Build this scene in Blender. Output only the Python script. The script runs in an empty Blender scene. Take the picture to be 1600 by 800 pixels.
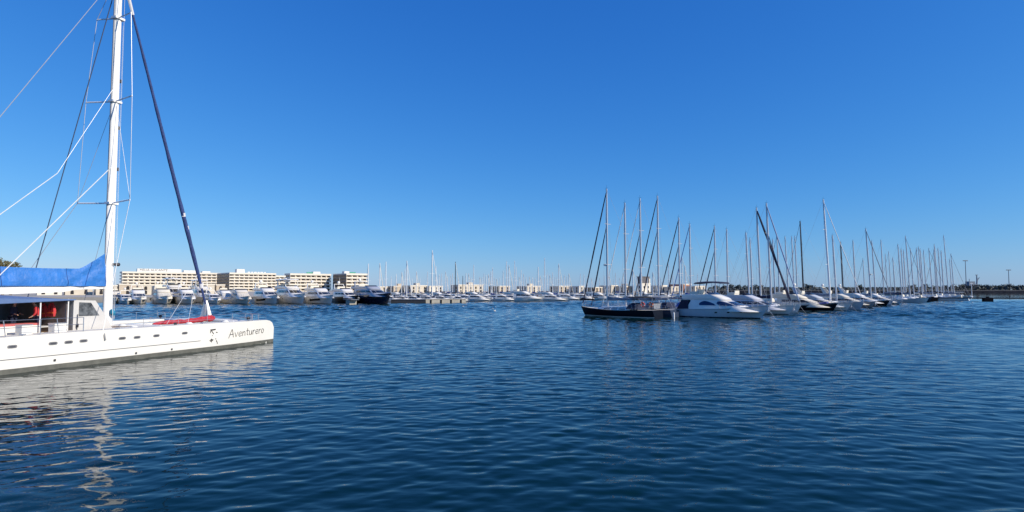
import bpy, math, random
import numpy as np
from mathutils import Vector, Matrix

# ------------------------------------------------------------------ camera, world, sun, exposure
scene = bpy.context.scene
COL = scene.collection
CAM_H, FPX, PITCH = 4.2, 940.0, math.atan(51.0 / 940.0)
cam = bpy.data.cameras.new("camera")
cam.sensor_width = 36.0
cam.lens = 36.0 * FPX / 1600.0
cam.clip_start, cam.clip_end = 0.1, 20000.0
cam_ob = bpy.data.objects.new("camera", cam)
cam_ob.location = (0, 0, CAM_H)
cam_ob.rotation_euler = (math.radians(90) + PITCH, 0, 0)
COL.objects.link(cam_ob)
scene.camera = cam_ob

SUN_EL, SUN_AZ = math.radians(33), math.radians(114)      # azimuth clockwise from the viewing direction (+y)
world = bpy.data.worlds.new("World")
scene.world = world
world.use_nodes = True
wn = world.node_tree
sky = wn.nodes.new("ShaderNodeTexSky")
sky.sky_type = 'NISHITA'
sky.sun_disc = False
sky.sun_elevation = SUN_EL
sky.sun_rotation = SUN_AZ
sky.altitude = 0
sky.air_density = 1.0
sky.dust_density = 0.2
sky.ozone_density = 3.0
bg = wn.nodes["Background"]
bg.inputs["Strength"].default_value = 0.125
# the photograph's colour response, the same over the whole sky: k * (strength * sky) ** p for each channel
sep, comb = wn.nodes.new("ShaderNodeSeparateColor"), wn.nodes.new("ShaderNodeCombineColor")
wn.links.new(sky.outputs[0], sep.inputs[0])
for ch, (gain, power, k) in enumerate(((0.34, 1.45, 2.2), (0.74, 0.92, 0.82), (1.36, 0.56, 0.79))):
    m1, m2, m3 = (wn.nodes.new("ShaderNodeMath") for _ in range(3))
    m1.operation, m2.operation, m3.operation = 'MULTIPLY', 'POWER', 'MULTIPLY'
    m1.inputs[1].default_value = gain * 0.125
    m2.inputs[1].default_value = power
    m3.inputs[1].default_value = k / 0.125
    wn.links.new(sep.outputs[ch], m1.inputs[0])
    wn.links.new(m1.outputs[0], m2.inputs[0])
    wn.links.new(m2.outputs[0], m3.inputs[0])
    wn.links.new(m3.outputs[0], comb.inputs[ch])
wn.links.new(comb.outputs[0], bg.inputs["Color"])

sun = bpy.data.lights.new("sun", 'SUN')
sun.energy = 5.0
sun.angle = math.radians(0.5)
sun.color = (1.0, 0.91, 0.77)
sun_ob = bpy.data.objects.new("sun", sun)
sd = Vector((math.cos(SUN_EL) * math.sin(SUN_AZ), math.cos(SUN_EL) * math.cos(SUN_AZ), math.sin(SUN_EL)))
sun_ob.rotation_euler = sd.to_track_quat('Z', 'Y').to_euler()
sun_ob.location = sd * 200
COL.objects.link(sun_ob)

scene.view_settings.view_transform = 'Standard'
scene.view_settings.look = 'None'
scene.view_settings.exposure = 0.0
scene.view_settings.gamma = 1.0
scene.view_settings.use_curve_mapping = False

# ------------------------------------------------------------------ helpers
RNG = random.Random(7)
def at(px, py, d):
    """world point at forward distance d seen at photo pixel (px, py)"""
    u, v = (px - 800) / FPX, (400 - py) / FPX
    c, s = math.cos(PITCH), math.sin(PITCH)
    y, z = c - s * v, s + c * v
    return Vector((u / y * d, d, CAM_H + z / y * d))
def gx(px, d):
    return at(px, 451, d).x

MATS = {}
def M(name, col, rough=0.5, metal=0.0, var=0.10, scale=1.2, bump=0.0, bscale=12.0, coat=0.0, spec=0.5):
    if name in MATS:
        return MATS[name]
    m = bpy.data.materials.new(name)
    m.use_nodes = True
    nt = m.node_tree
    b = nt.nodes["Principled BSDF"]
    b.inputs["Roughness"].default_value = rough
    b.inputs["Metallic"].default_value = metal
    b.inputs["Coat Weight"].default_value = coat
    b.inputs["Specular IOR Level"].default_value = spec
    tc = nt.nodes.new("ShaderNodeTexCoord")
    nz = nt.nodes.new("ShaderNodeTexNoise")
    nz.inputs["Scale"].default_value = scale
    nz.inputs["Detail"].default_value = 6
    nz.inputs["Roughness"].default_value = 0.6
    nt.links.new(tc.outputs["Object"], nz.inputs["Vector"])
    rp = nt.nodes.new("ShaderNodeValToRGB")
    rp.color_ramp.elements[0].position = 0.3
    rp.color_ramp.elements[1].position = 0.7
    lo = [max(0.0, c * (1 - var)) for c in col]
    hi = [min(0.9, c * (1 + var * 0.6)) for c in col]
    rp.color_ramp.elements[0].color = (*lo, 1)
    rp.color_ramp.elements[1].color = (*hi, 1)
    nt.links.new(nz.outputs["Fac"], rp.inputs["Fac"])
    nt.links.new(rp.outputs["Color"], b.inputs["Base Color"])
    if bump:
        n2 = nt.nodes.new("ShaderNodeTexNoise")
        n2.inputs["Scale"].default_value = bscale
        n2.inputs["Detail"].default_value = 4
        nt.links.new(tc.outputs["Object"], n2.inputs["Vector"])
        bp = nt.nodes.new("ShaderNodeBump")
        bp.inputs["Strength"].default_value = bump
        bp.inputs["Distance"].default_value = 0.1
        nt.links.new(n2.outputs["Fac"], bp.inputs["Height"])
        nt.links.new(bp.outputs["Normal"], b.inputs["Normal"])
    MATS[name] = m
    return m

def glass(name, col, rough=0.08):
    return M(name, col, rough, 0.0, 0.25, 0.6, coat=0.0, spec=0.38)

class MB:
    """collects shapes into one mesh"""
    def __init__(s):
        s.v, s.f = [], []
    def add(s, vs, fs):
        o = len(s.v)
        s.v += [tuple(p) for p in vs]
        s.f += [tuple(i + o for i in f) for f in fs]
        return s
    def box(s, c, size, rz=0.0, taper=1.0):
        hx, hy, hz = size[0] / 2, size[1] / 2, size[2] / 2
        cr, sr = math.cos(rz), math.sin(rz)
        vs = []
        for z, k in ((-hz, 1.0), (hz, taper)):
            for x, y in ((-hx, -hy), (hx, -hy), (hx, hy), (-hx, hy)):
                x2, y2 = x * k, y * k
                vs.append((c[0] + cr * x2 - sr * y2, c[1] + sr * x2 + cr * y2, c[2] + z))
        return s.add(vs, [(0, 3, 2, 1), (4, 5, 6, 7), (0, 1, 5, 4), (1, 2, 6, 5), (2, 3, 7, 6), (3, 0, 4, 7)])
    def tube(s, pts, rad, n=8, flat=1.0, caps=True):
        """round (or flattened) tube along a polyline; rad is a number or a list"""
        pts = [Vector(p) for p in pts]
        k = len(pts)
        rads = rad if isinstance(rad, (list, tuple)) else [rad] * k
        vs, fs = [], []
        for i, p in enumerate(pts):
            t = (pts[min(i + 1, k - 1)] - pts[max(i - 1, 0)])
            t = t.normalized() if t.length > 1e-9 else Vector((0, 0, 1))
            ref = Vector((1, 0, 0)) if abs(t.z) > 0.85 else Vector((0, 0, 1))
            a = (ref - t * ref.dot(t)).normalized()
            b = t.cross(a)
            for j in range(n):
                w = 2 * math.pi * j / n
                vs.append(p + a * (math.cos(w) * rads[i]) + b * (math.sin(w) * rads[i] * flat))
        for i in range(k - 1):
            for j in range(n):
                j2 = (j + 1) % n
                fs.append((i * n + j, i * n + j2, (i + 1) * n + j2, (i + 1) * n + j))
        if caps:
            fs.append(tuple(reversed(range(n))))
            fs.append(tuple((k - 1) * n + j for j in range(n)))
        return s.add(vs, fs)
    def loft(s, rings, closed=True, cap=True):
        n = len(rings[0])
        vs = [p for r in rings for p in r]
        fs = []
        for i in range(len(rings) - 1):
            for j in range(n if closed else n - 1):
                j2 = (j + 1) % n
                fs.append((i * n + j, i * n + j2, (i + 1) * n + j2, (i + 1) * n + j))
        if cap and closed:
            fs.append(tuple(reversed(range(n))))
            fs.append(tuple((len(rings) - 1) * n + j for j in range(n)))
        return s.add(vs, fs)
    def ball(s, c, r, n=8, m=6, sq=(1, 1, 1)):
        rings = []
        for i in range(1, m):
            th = math.pi * i / m
            rings.append([(c[0] + r * sq[0] * math.sin(th) * math.cos(2 * math.pi * j / n),
                           c[1] + r * sq[1] * math.sin(th) * math.sin(2 * math.pi * j / n),
                           c[2] - r * sq[2] * math.cos(th)) for j in range(n)])
        return s.loft(rings)
    def prism(s, poly, z0, z1):
        n = len(poly)
        vs = [(x, y, z0) for x, y in poly] + [(x, y, z1) for x, y in poly]
        fs = [tuple(reversed(range(n))), tuple(range(n, 2 * n))]
        fs += [(i, (i + 1) % n, n + (i + 1) % n, n + i) for i in range(n)]
        return s.add(vs, fs)
    def mesh(s, name, mat, smooth=False):
        me = bpy.data.meshes.new(name)
        me.from_pydata(s.v, [], s.f)
        me.materials.append(mat)
        if smooth:
            me.polygons.foreach_set("use_smooth", [True] * len(me.polygons))
            me.set_sharp_from_angle(angle=math.radians(38))
        me.update()
        return me
    def build(s, name, mat, parent=None, smooth=False, label=None):
        return put(name, s.mesh(name, mat, smooth), parent, label)

def put(name, me, parent=None, label=None):
    o = bpy.data.objects.new(name, me)
    COL.objects.link(o)
    if parent is not None:
        o.parent = parent
    if label:
        o["label"] = label
    return o
def tag(o, label, cat=None, group=None, kind=None):
    if label: o["label"] = label
    if cat: o["category"] = cat
    if group: o["group"] = group
    if kind: o["kind"] = kind
    return o
def thing(name, loc, rz, label, cat, group=None):
    o = bpy.data.objects.new(name, None)
    o.empty_display_size = 0.3
    o.location = loc
    o.rotation_euler = (0, 0, rz)
    COL.objects.link(o)
    return tag(o, label, cat, group)
def heading(dx, dy):
    return math.atan2(dy, dx)

# ------------------------------------------------------------------ shared materials
WHITE = M("white_gelcoat", (0.86, 0.82, 0.74), 0.22, var=0.05, coat=0.3)
CREAM = M("cream_gelcoat", (0.74, 0.68, 0.56), 0.3, var=0.06, coat=0.2)
PALEGREY = M("pale_grey_gelcoat", (0.55, 0.57, 0.58), 0.3, var=0.06, coat=0.2)
NAVY = M("navy_hull_paint", (0.012, 0.016, 0.035), 0.18, var=0.2, coat=0.4)
BLACKH = M("black_hull_paint", (0.007, 0.008, 0.012), 0.3, var=0.2, coat=0.1, spec=0.3)
BLUEGREY = M("blue_grey_hull_paint", (0.035, 0.05, 0.085), 0.3, var=0.12, coat=0.3)
REDP = M("antifouling_red", (0.30, 0.05, 0.04), 0.6)
DECK = M("deck_nonslip", (0.62, 0.60, 0.55), 0.6, var=0.1, bump=0.05, bscale=60)
TEAK = M("teak_deck", (0.30, 0.20, 0.12), 0.65, var=0.25, scale=5)
ALU = M("mast_aluminium", (0.62, 0.62, 0.63), 0.35, 0.35, var=0.08, scale=0.4)
WHITEMAST = M("white_painted_mast", (0.88, 0.87, 0.84), 0.3, var=0.05, scale=0.4)
DARKMAST = M("dark_carbon_mast", (0.035, 0.035, 0.04), 0.35)
STEEL = M("stainless_steel", (0.6, 0.6, 0.62), 0.25, 0.8, var=0.06)
WIRE = M("rigging_wire", (0.42, 0.43, 0.45), 0.4, 0.3)
ROPE = M("pale_rope", (0.72, 0.72, 0.70), 0.8)
GLASS = glass("tinted_window", (0.010, 0.012, 0.016))
BLUEGLASS = glass("blue_reflecting_window", (0.02, 0.05, 0.13))
CANVAS_NAVY = M("navy_canvas", (0.012, 0.018, 0.05), 0.85, var=0.25, scale=3, bump=0.25, bscale=5)
CANVAS_BLUE = M("blue_canvas", (0.02, 0.09, 0.38), 0.75, var=0.2, scale=3, bump=0.25, bscale=5)
CANVAS_GREY = M("grey_canvas", (0.20, 0.22, 0.26), 0.85, var=0.15, scale=3, bump=0.2, bscale=5)
CANVAS_CREAM = M("cream_canvas", (0.72, 0.66, 0.54), 0.85, var=0.08, scale=3, bump=0.2, bscale=5)
CANVAS_LAV = M("lavender_blue_canvas", (0.10, 0.11, 0.36), 0.85, var=0.15, scale=3, bump=0.2, bscale=5)
CANVAS_BLACK = M("black_canvas", (0.010, 0.010, 0.013), 0.85, var=0.3, scale=3, bump=0.2, bscale=5)
RUBBER = M("black_rubber", (0.008, 0.009, 0.012), 0.8, spec=0.1)
RED = M("red_fabric", (0.55, 0.035, 0.04), 0.75, var=0.2, scale=3, bump=0.2, bscale=8)
ORANGE = M("orange_plastic", (0.75, 0.16, 0.03), 0.5)
CONC = M("pale_concrete", (0.42, 0.39, 0.33), 0.9, var=0.2, scale=0.8, bump=0.2)
DARKCONC = M("dark_concrete", (0.05, 0.055, 0.065), 0.8, var=0.3, scale=0.8)

# ------------------------------------------------------------------ sea
def build_sea():
    m = bpy.data.materials.new("sea_water")
    m.use_nodes = True
    nt = m.node_tree
    b = nt.nodes["Principled BSDF"]
    b.inputs["Roughness"].default_value = 0.03
    b.inputs["IOR"].default_value = 1.333
    b.inputs["Specular IOR Level"].default_value = 0.25
    tc = nt.nodes.new("ShaderNodeTexCoord")
    big = nt.nodes.new("ShaderNodeTexNoise")
    big.inputs["Scale"].default_value = 0.05
    big.inputs["Detail"].default_value = 3
    nt.links.new(tc.outputs["Object"], big.inputs["Vector"])
    rp = nt.nodes.new("ShaderNodeValToRGB")
    rp.color_ramp.elements[0].position = 0.35
    rp.color_ramp.elements[1].position = 0.7
    rp.color_ramp.elements[0].color = (0.0008, 0.012, 0.014, 1)
    rp.color_ramp.elements[1].color = (0.0012, 0.017, 0.018, 1)
    nt.links.new(big.outputs["Fac"], rp.inputs["Fac"])
    nt.links.new(rp.outputs["Color"], b.inputs["Base Color"])
    mp = nt.nodes.new("ShaderNodeMapping")
    mp.inputs["Scale"].default_value = (0.55, 1.0, 1.0)
    nt.links.new(tc.outputs["Object"], mp.inputs["Vector"])
    n1 = nt.nodes.new("ShaderNodeTexNoise")
    n1.inputs["Scale"].default_value = 5.0
    n1.inputs["Detail"].default_value = 2.5
    n1.inputs["Roughness"].default_value = 0.45
    nt.links.new(mp.outputs["Vector"], n1.inputs["Vector"])
    bp = nt.nodes.new("ShaderNodeBump")
    bp.inputs["Strength"].default_value = 1.0
    bp.inputs["Distance"].default_value = 0.005
    nt.links.new(n1.outputs["Fac"], bp.inputs["Height"])
    nt.links.new(bp.outputs["Normal"], b.inputs["Normal"])
    # polar sheet, fine where waves are near
    rad = [0.8]
    while rad[-1] < 6000:
        r = rad[-1]
        q = 0.03 if r < 6 else (0.0018 if r < 70 else (0.0026 if r < 300 else (0.006 if r < 1000 else 0.06)))
        rad.append(r * (1 + q))
    rad = np.array(rad)
    fine = np.radians(np.arange(-49, 49.001, 0.25))
    coarse = np.radians(np.arange(50, 310.001, 4.0))
    ang = np.concatenate([fine, coarse])
    nr, na = len(rad), len(ang)
    R, A = np.meshgrid(rad, ang, indexing='ij')
    X, Y = R * np.sin(A), R * np.cos(A)
    sp = np.gradient(rad)[:, None] * np.ones((1, na))
    sp = np.maximum(sp, R * math.radians(0.25) * 0.36)
    rs = np.random.RandomState(11)
    Z = np.zeros_like(X)
    tot = np.zeros_like(X)
    waves = []
    for k in range(72):
        lam = 0.30 * (1.55 / 0.30) ** rs.rand()
        base = rs.choice([-0.55, -0.35, 0.40, 0.0])
        th = base + rs.randn() * 0.42              # mostly running along the view, crests across it
        sl = 0.75 + 0.5 * rs.rand()
        if lam < 0.45: sl *= 0.75
        waves.append((lam, th, sl, rs.rand() * 6.283))
    for k in range(24):                            # metre-long wavelets that carry the middle distance
        waves.append((1.2 + 1.8 * rs.rand(), rs.randn() * 0.6, 0.40, rs.rand() * 6.283))
    for k in range(8):
        waves.append((3 + 3 * rs.rand(), rs.randn() * 0.8, 0.16, rs.rand() * 6.283))
    gust = 0.82 + 0.45 * np.sin(X * 0.055 + 1.3 * np.sin(Y * 0.021)) * np.sin(Y * 0.043 + 0.6 * np.sin(X * 0.03))
    full = sum(w[2] ** 2 for w in waves)
    for lam, th, sl, ph in waves:
        k = 2 * math.pi / lam
        fade = np.clip((lam / sp - 3.0) / 3.0, 0, 1) * np.clip(13 * sp / lam, np.clip(1 - (R - 40) / 60, 0.15, 1), 1)
        tot += (fade * sl) ** 2
        arg = k * (X * math.sin(th) + Y * math.cos(th)) + ph
        Z += fade * sl / k * (np.sin(arg) + 0.18 * np.cos(2 * arg))
    gain = np.clip(np.sqrt(full / np.maximum(tot, 1e-6)), 1, 4.0)
    Z *= (0.0102 + 0.034 * np.clip((R - 50) / 130, 0, 1)) * gain * gust
    Z *= np.clip((1500 - R) / 700, 0, 1)
    Z[:, len(fine):] *= 0.0
    co = np.stack([X, Y, Z], -1).reshape(-1, 3).astype(np.float32)
    co = np.concatenate([co, np.zeros((1, 3), np.float32)])
    i, j = np.meshgrid(np.arange(nr - 1), np.arange(na), indexing='ij')
    j2 = (j + 1) % na
    quads = np.stack([i * na + j, (i + 1) * na + j, (i + 1) * na + j2, i * na + j2], -1).reshape(-1, 4)[:, ::-1]
    jj = np.arange(na)
    tris = np.stack([np.full(na, nr * na), (jj + 1) % na, jj], -1)
    me = bpy.data.meshes.new("sea")
    me.vertices.add(len(co))
    me.vertices.foreach_set("co", co.ravel())
    nl = quads.size + tris.size
    me.loops.add(nl)
    me.loops.foreach_set("vertex_index", np.concatenate([quads.ravel(), tris.ravel()]).astype(np.int32))
    npoly = len(quads) + len(tris)
    me.polygons.add(npoly)
    st = np.concatenate([np.arange(len(quads)) * 4, quads.size + np.arange(len(tris)) * 3]).astype(np.int32)
    me.polygons.foreach_set("loop_start", st)
    me.polygons.foreach_set("use_smooth", np.ones(npoly, bool))
    me.update(calc_edges=True)
    me.materials.append(m)
    o = put("sea", me)
    return tag(o, "dark blue rippled harbour water", kind="structure")
build_sea()

# ------------------------------------------------------------------ boat parts
class Hull:
    """hull surface: u 0 stern .. 1 bow, v 0 below water .. 1 sheer, side -1 starboard / +1 port; bow towards +x"""
    def __init__(s, L, B, fb=(1.1, 1.0, 1.4), over=0.8, transom=0.75, bowpow=2.2, full=0.42, vee=(0.22, 0.75),
                 zb=-0.45, stern_rake=0.0, bow_drop=0.0, maxu=0.42, foot=0.35):
        s.__dict__.update(locals())
    def sheer(s, u):
        a, m, b = s.fb
        z = a + (m - a) * min(1, u / 0.4) if u < 0.4 else m + (b - m) * ((u - 0.4) / 0.6) ** 1.7
        if s.bow_drop and u > 0.955:
            z -= s.bow_drop * (1 - math.sqrt(max(0.0, 1 - ((u - 0.955) / 0.045) ** 2)))
        return z
    def hb(s, u):
        if u > s.maxu:
            return s.B / 2 * max(0.012, 1 - ((u - s.maxu) / (1 - s.maxu)) ** s.bowpow)
        return s.B / 2 * (1 - (1 - s.transom) * ((s.maxu - u) / s.maxu) ** 2)
    def pt(s, u, v, side, off=0.0):
        zs = s.sheer(u)
        z = s.zb + v * (zs - s.zb)
        k = max(0.0, (u - 0.35) / 0.65) ** 1.6
        p = s.vee[0] + (s.vee[1] - s.vee[0]) * k
        foot = s.foot * (1 - k)
        w = foot + (1 - foot) * max(v, 0.0) ** p
        xb = s.L / 2 - s.over * (1 - v) ** 1.15
        xs = -s.L / 2 + s.stern_rake * v
        return Vector((xs + u * (xb - xs), side * (s.hb(u) * w + off), z))
    def v_at(s, u, z):
        return (z - s.zb) / (s.sheer(u) - s.zb)
    def shell(s, nu=22, nv=6):
        mb = MB()
        us = [1 - (1 - i / nu) ** 1.25 for i in range(nu + 1)]
        for side in (-1, 1):
            rows = [[s.pt(u, j / nv, side) for j in range(nv + 1)] for u in us]
            if side < 0:
                rows = [list(reversed(r)) for r in rows]
            mb.loft(rows, closed=False)
        tr = [s.pt(0, j / nv, -1) for j in range(nv + 1)] + [s.pt(0, j / nv, 1) for j in range(nv, -1, -1)]
        mb.add(tr, [tuple(range(len(tr)))])
        bt = [s.pt(u, 0, -1) for u in us] + [s.pt(u, 0, 1) for u in reversed(us)]
        mb.add(bt, [tuple(range(len(bt)))])
        return mb
    def deck(s, nu=16, drop=0.05, u0=0.0, u1=0.99):
        rows = []
        for i in range(nu + 1):
            u = u0 + (u1 - u0) * (1 - (1 - i / nu) ** 1.25)
            p = s.pt(u, 1, 1)
            z = p.z - drop
            y = max(0.004, p.y - 0.03)
            rows.append([(p.x, -y, z), (p.x, -y * 0.4, z + 0.05), (p.x, y * 0.4, z + 0.05), (p.x, y, z)])
        return MB().loft(rows, closed=False)
    def strip(s, z0, z1, u0=0.0, u1=1.0, n=20, off=0.012, sides=(-1, 1), follow=False):
        """a painted band on the topsides between two heights (or measured down from the sheer)"""
        mb = MB()
        for side in sides:
            rows = []
            for i in range(n + 1):
                u = u0 + (u1 - u0) * i / n
                zs = s.sheer(u)
                a, b = (zs + z0, zs + z1) if follow else (z0, z1)
                rows.append([s.pt(u, s.v_at(u, a), side, off), s.pt(u, s.v_at(u, b), side, off)])
            if side > 0:
                rows = [list(reversed(r)) for r in rows]
            mb.loft(rows, closed=False)
        return mb
    def port(s, u, z, w, h, side, off=0.014):
        """rounded window lying on the topsides"""
        du = w / s.L / 2
        pts = []
        for i in range(12):
            a = 2 * math.pi * i / 12
            c, q = math.cos(a), math.sin(a)
            ex = math.copysign(abs(c) ** 0.5, c) * du
            ez = math.copysign(abs(q) ** 0.6, q) * h / 2
            pts.append(s.pt(u + ex, s.v_at(u + ex, z + ez), side, off))
        if side > 0:
            pts.reverse()
        return MB().add(pts, [tuple(range(12))])

def mooring_lines(root, h):
    b = h.pt(0.975, 1, 1)
    for side in (-1,):
        p = Vector((b.x, side * .12, b.z - .05)); q = Vector((b.x + 1.6, side * .5, -.3))
        MB().tube([p, p.lerp(q, .35) - Vector((0, 0, .18)), p.lerp(q, .7) - Vector((0, 0, .16)), q], .014, 5).build("mooring_line", ROPE, root)

class Tier:
    """deckhouse tier: plan outlines (z, x_aft, x_front, half_width, nose) lofted upwards"""
    NS, NN = 5, 9
    def __init__(s, levels, sq=2.6):
        s.lv, s.sq = levels, sq
    def level(s, w):
        w = min(max(w, 0), 1) * (len(s.lv) - 1)
        i = min(int(w), len(s.lv) - 2)
        t = w - i
        return [a + (b - a) * t for a, b in zip(s.lv[i], s.lv[i + 1])]
    def pt(s, q, w, off=0.0):
        """q 0 aft starboard .. 0.5 nose .. 1 aft port; w 0 bottom .. 1 top"""
        z, xa, xf, hw, nose = s.level(w)
        side = -1 if q < 0.5 else 1
        r = q * 2 if q < 0.5 else (1 - q) * 2         # 0 aft .. 1 nose
        if r < 0.55:
            x, y = xa + (xf - nose - xa) * r / 0.55, hw
            n = Vector((0, side, 0))
        else:
            a = (r - 0.55) / 0.45 * math.pi / 2
            e = 2 / s.sq
            x = xf - nose + nose * math.sin(a) ** e
            y = hw * max(0.0, math.cos(a)) ** e
            n = Vector((math.sin(a), side * math.cos(a), 0))
        return Vector((x, side * y, z)) + n * off
    def shell(s, n=26):
        rows = []
        m = len(s.lv)
        for i in range(m):
            rows.append([s.pt(j / n, i / (m - 1)) for j in range(n + 1)])
        mb = MB().loft(rows, closed=False)
        for i in range(m - 1):                           # after bulkhead
            a, b, c, d = rows[i][0], rows[i][-1], rows[i + 1][-1], rows[i + 1][0]
            mb.add([a, b, c, d], [(0, 3, 2, 1)])
        mb.add(rows[-1], [tuple(range(n + 1))])
        mb.add(rows[0], [tuple(reversed(range(n + 1)))])
        return mb
    def pane(s, q0, q1, w0, w1, off=0.02, n=4, arch=False):
        rows = []
        for i in range(n + 1):
            q = q0 + (q1 - q0) * i / n
            t = w1
            if arch:
                t = w0 + (w1 - w0) * max(0.06, math.sin(math.pi * (0.08 + 0.84 * i / n)) ** 0.6)
            rows.append([s.pt(q, w0, off), s.pt(q, t, off)])
        mb = MB().loft(rows, closed=False)
        return mb

def rail(hull, parent, u0, u1, n, h=0.65, name="guard_rail", sides=(-1, 1), mid=True, inset=-0.06, r=0.016, mat=None):
    for side in sides:
        mb = MB()
        tops, mids = [], []
        for i in range(n + 1):
            u = u0 + (u1 - u0) * i / n
            b = hull.pt(u, 1, side, inset)
            if b.y * side < 0: b.y = 0
            t = b + Vector((0, 0, h))
            mb.tube([b, t], r, 5)
            tops.append(t); mids.append(b + Vector((0, 0, h * 0.5)))
        mb.tube(tops, r, 5)
        if mid: mb.tube(mids, r * 0.7, 4)
        mb.build(name, mat or STEEL, parent)

def dome(parent, c, r, mat=None):
    mb = MB().ball(c, r, 10, 7, (1, 1, 1.05)).tube([(c[0], c[1], c[2] - r * 1.7), (c[0], c[1], c[2] - r * .8)], r * .4, 8)
    return mb.build("radar_dome", mat or WHITE, parent, True)

def fender(parent, p, r=0.11, h=0.55, mat=None):
    mb = MB().tube([(p[0], p[1], p[2] - h), (p[0], p[1], p[2] - h * .85), (p[0], p[1], p[2] - h * .15), (p[0], p[1], p[2])],
                   [r * .4, r, r, r * .4], 7)
    mb.build("fender", mat or NAVY, parent, True)

def sailboat(loc, rz, L=12.5, B=3.9, H=17.0, label="", group=None, hullmat=None, mastmat=None, mast_fwd=5.2, rake=0.0,
             genoa=None, cover=None, dodger=None, bimini=None, stripe=None, detail=2, mr=None, spreaders=2, inner=None,
             boat_cat="sailboat", fb=None, deckmat=None, cabin=True, genoa_r=0.13, radar=False, mooring=False):
    root = thing("sailboat", loc, rz, label, boat_cat, group)
    hullmat = hullmat or WHITE
    mastmat = mastmat or ALU
    fb = fb or (L * 0.085, L * 0.08, L * 0.112)
    h = Hull(L, B, fb, over=L * 0.075, transom=0.72, bowpow=2.0, stern_rake=0.25)
    nu = (22, 14, 9)[2 - detail]
    h.shell(nu, 5 if detail else 3).build("hull", hullmat, root, True)
    h.deck(12 if detail else 6).build("deck", deckmat or DECK, root, True)
    if stripe:
        h.strip(0.04, 0.16, n=14).build("waterline_stripe", stripe, root)
    mx = L / 2 - mast_fwd
    dz = h.sheer(0.6)
    if cabin:
        ct = Tier([(dz - 0.08, mx - L * 0.34, mx + 1.6, B * 0.30, 1.3), (dz + 0.22, mx - L * 0.34, mx + 1.3, B * 0.28, 1.2),
                   (dz + 0.42, mx - L * 0.335, mx + 0.7, B * 0.25, 1.0)])
        ct.shell(20 if detail else 12).build("coachroof", WHITE if hullmat is not CREAM else CREAM, root, True)
        if detail:
            for k in range(3 if detail > 1 else 2):
                for q0, q1 in ((0.05 + k * .075, 0.11 + k * .075), (0.95 - k * .075 - .06, 0.95 - k * .075)):
                    ct.pane(q0, q1, 0.18, 0.72, 0.012, 2).build("cabin_window", GLASS, root)
    # rig
    lean = math.tan(math.radians(rake))
    base = Vector((mx, 0, dz + 0.2))
    top = Vector((mx - lean * (H - dz), 0, H))
    def mp(z):
        t = (z - base.z) / (top.z - base.z)
        return base + (top - base) * t
    mr = mr or 0.10 + 0.0040 * H
    mast = MB().tube([base, mp(H * .75), top], [mr, mr * .95, mr * .7], 8, 0.7).build("mast", mastmat, root, True)
    if detail or spreaders:
        for k in range(spreaders if detail else 1):
            z = base.z + (H - base.z) * (0.36 + 0.34 * k if spreaders > 1 else 0.5)
            c = mp(z)
            w = B * 0.27 * (1 - 0.2 * k)
            MB().tube([c + Vector((-.18, -w, .05)), c, c + Vector((-.18, w, .05))], 0.035, 5, 0.6).build("spreader", mastmat, mast)
    if detail:
        MB().tube([top, top + Vector((0, 0, .55))], 0.014, 4).tube([top + Vector((-.25, 0, .12)), top + Vector((.3, 0, .12))], .014, 4)\
            .build("masthead_gear", DARKMAST, mast)
    if radar:
        c = mp(H * 0.4) + Vector((0.38, 0, 0))
        MB().tube([c - Vector((0.4, 0, .12)), c - Vector((0, 0, .12))], .05, 5).tube([c - Vector((0, 0, .12)), c + Vector((0, 0, .12))], .24, 10)\
            .build("radar_dome", WHITE, mast, True)
    bz = dz + 1.35
    bl = L * 0.40
    g0, g1 = mp(bz), mp(bz) + Vector((-bl, 0, 0.12))
    MB().tube([g0, g1], 0.085, 7).build("boom", mastmat, root, True)
    if cover:
        n = 10 if detail else 5
        rings = []
        for i in range(n + 1):
            t = i / n
            c = g0 + (g1 - g0) * (0.02 + 0.95 * t)
            hh = (0.46 if i else 0.62) * (1 - 0.55 * t) * (1 + 0.12 * math.sin(i * 2.3))
            ww = 0.21 * (1 - 0.35 * t)
            rings.append([(c.x, -ww * .7, c.z - .08), (c.x, -ww, c.z + hh * .35), (c.x, -ww * .3, c.z + hh), (c.x, ww * .3, c.z + hh),
                          (c.x, ww, c.z + hh * .35), (c.x, ww * .7, c.z - .08)])
        MB().loft(rings).build("sail_cover", cover, root, True)
    bow = h.pt(0.985, 1, 1); bow.y = 0
    st = mp(H * 0.985)
    if genoa:
        n = 9 if detail else 4
        pts = [bow + (st - bow) * (0.03 + 0.95 * i / n) for i in range(n + 1)]
        rad = [genoa_r * (0.55 + 0.6 * math.sin(math.pi * min(1, (1 - i / n) * .62 + .18)) - .15) * (1 + .12 * math.sin(i * 1.9)) for i in range(n + 1)]
        MB().tube(pts, rad, 6).build("furled_genoa", genoa, root, True)
    else:
        MB().tube([bow, st], 0.02, 4).build("forestay", WIRE, root)
    if inner:
        b2 = h.pt(0.86, 1, 1); b2.y = 0
        t2 = mp(H * 0.72)
        MB().tube([b2 + (t2 - b2) * q for q in (.02, .3, .7, .98)], [.06, .12, .1, .05], 6).build("furled_staysail", inner, root, True)
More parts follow.
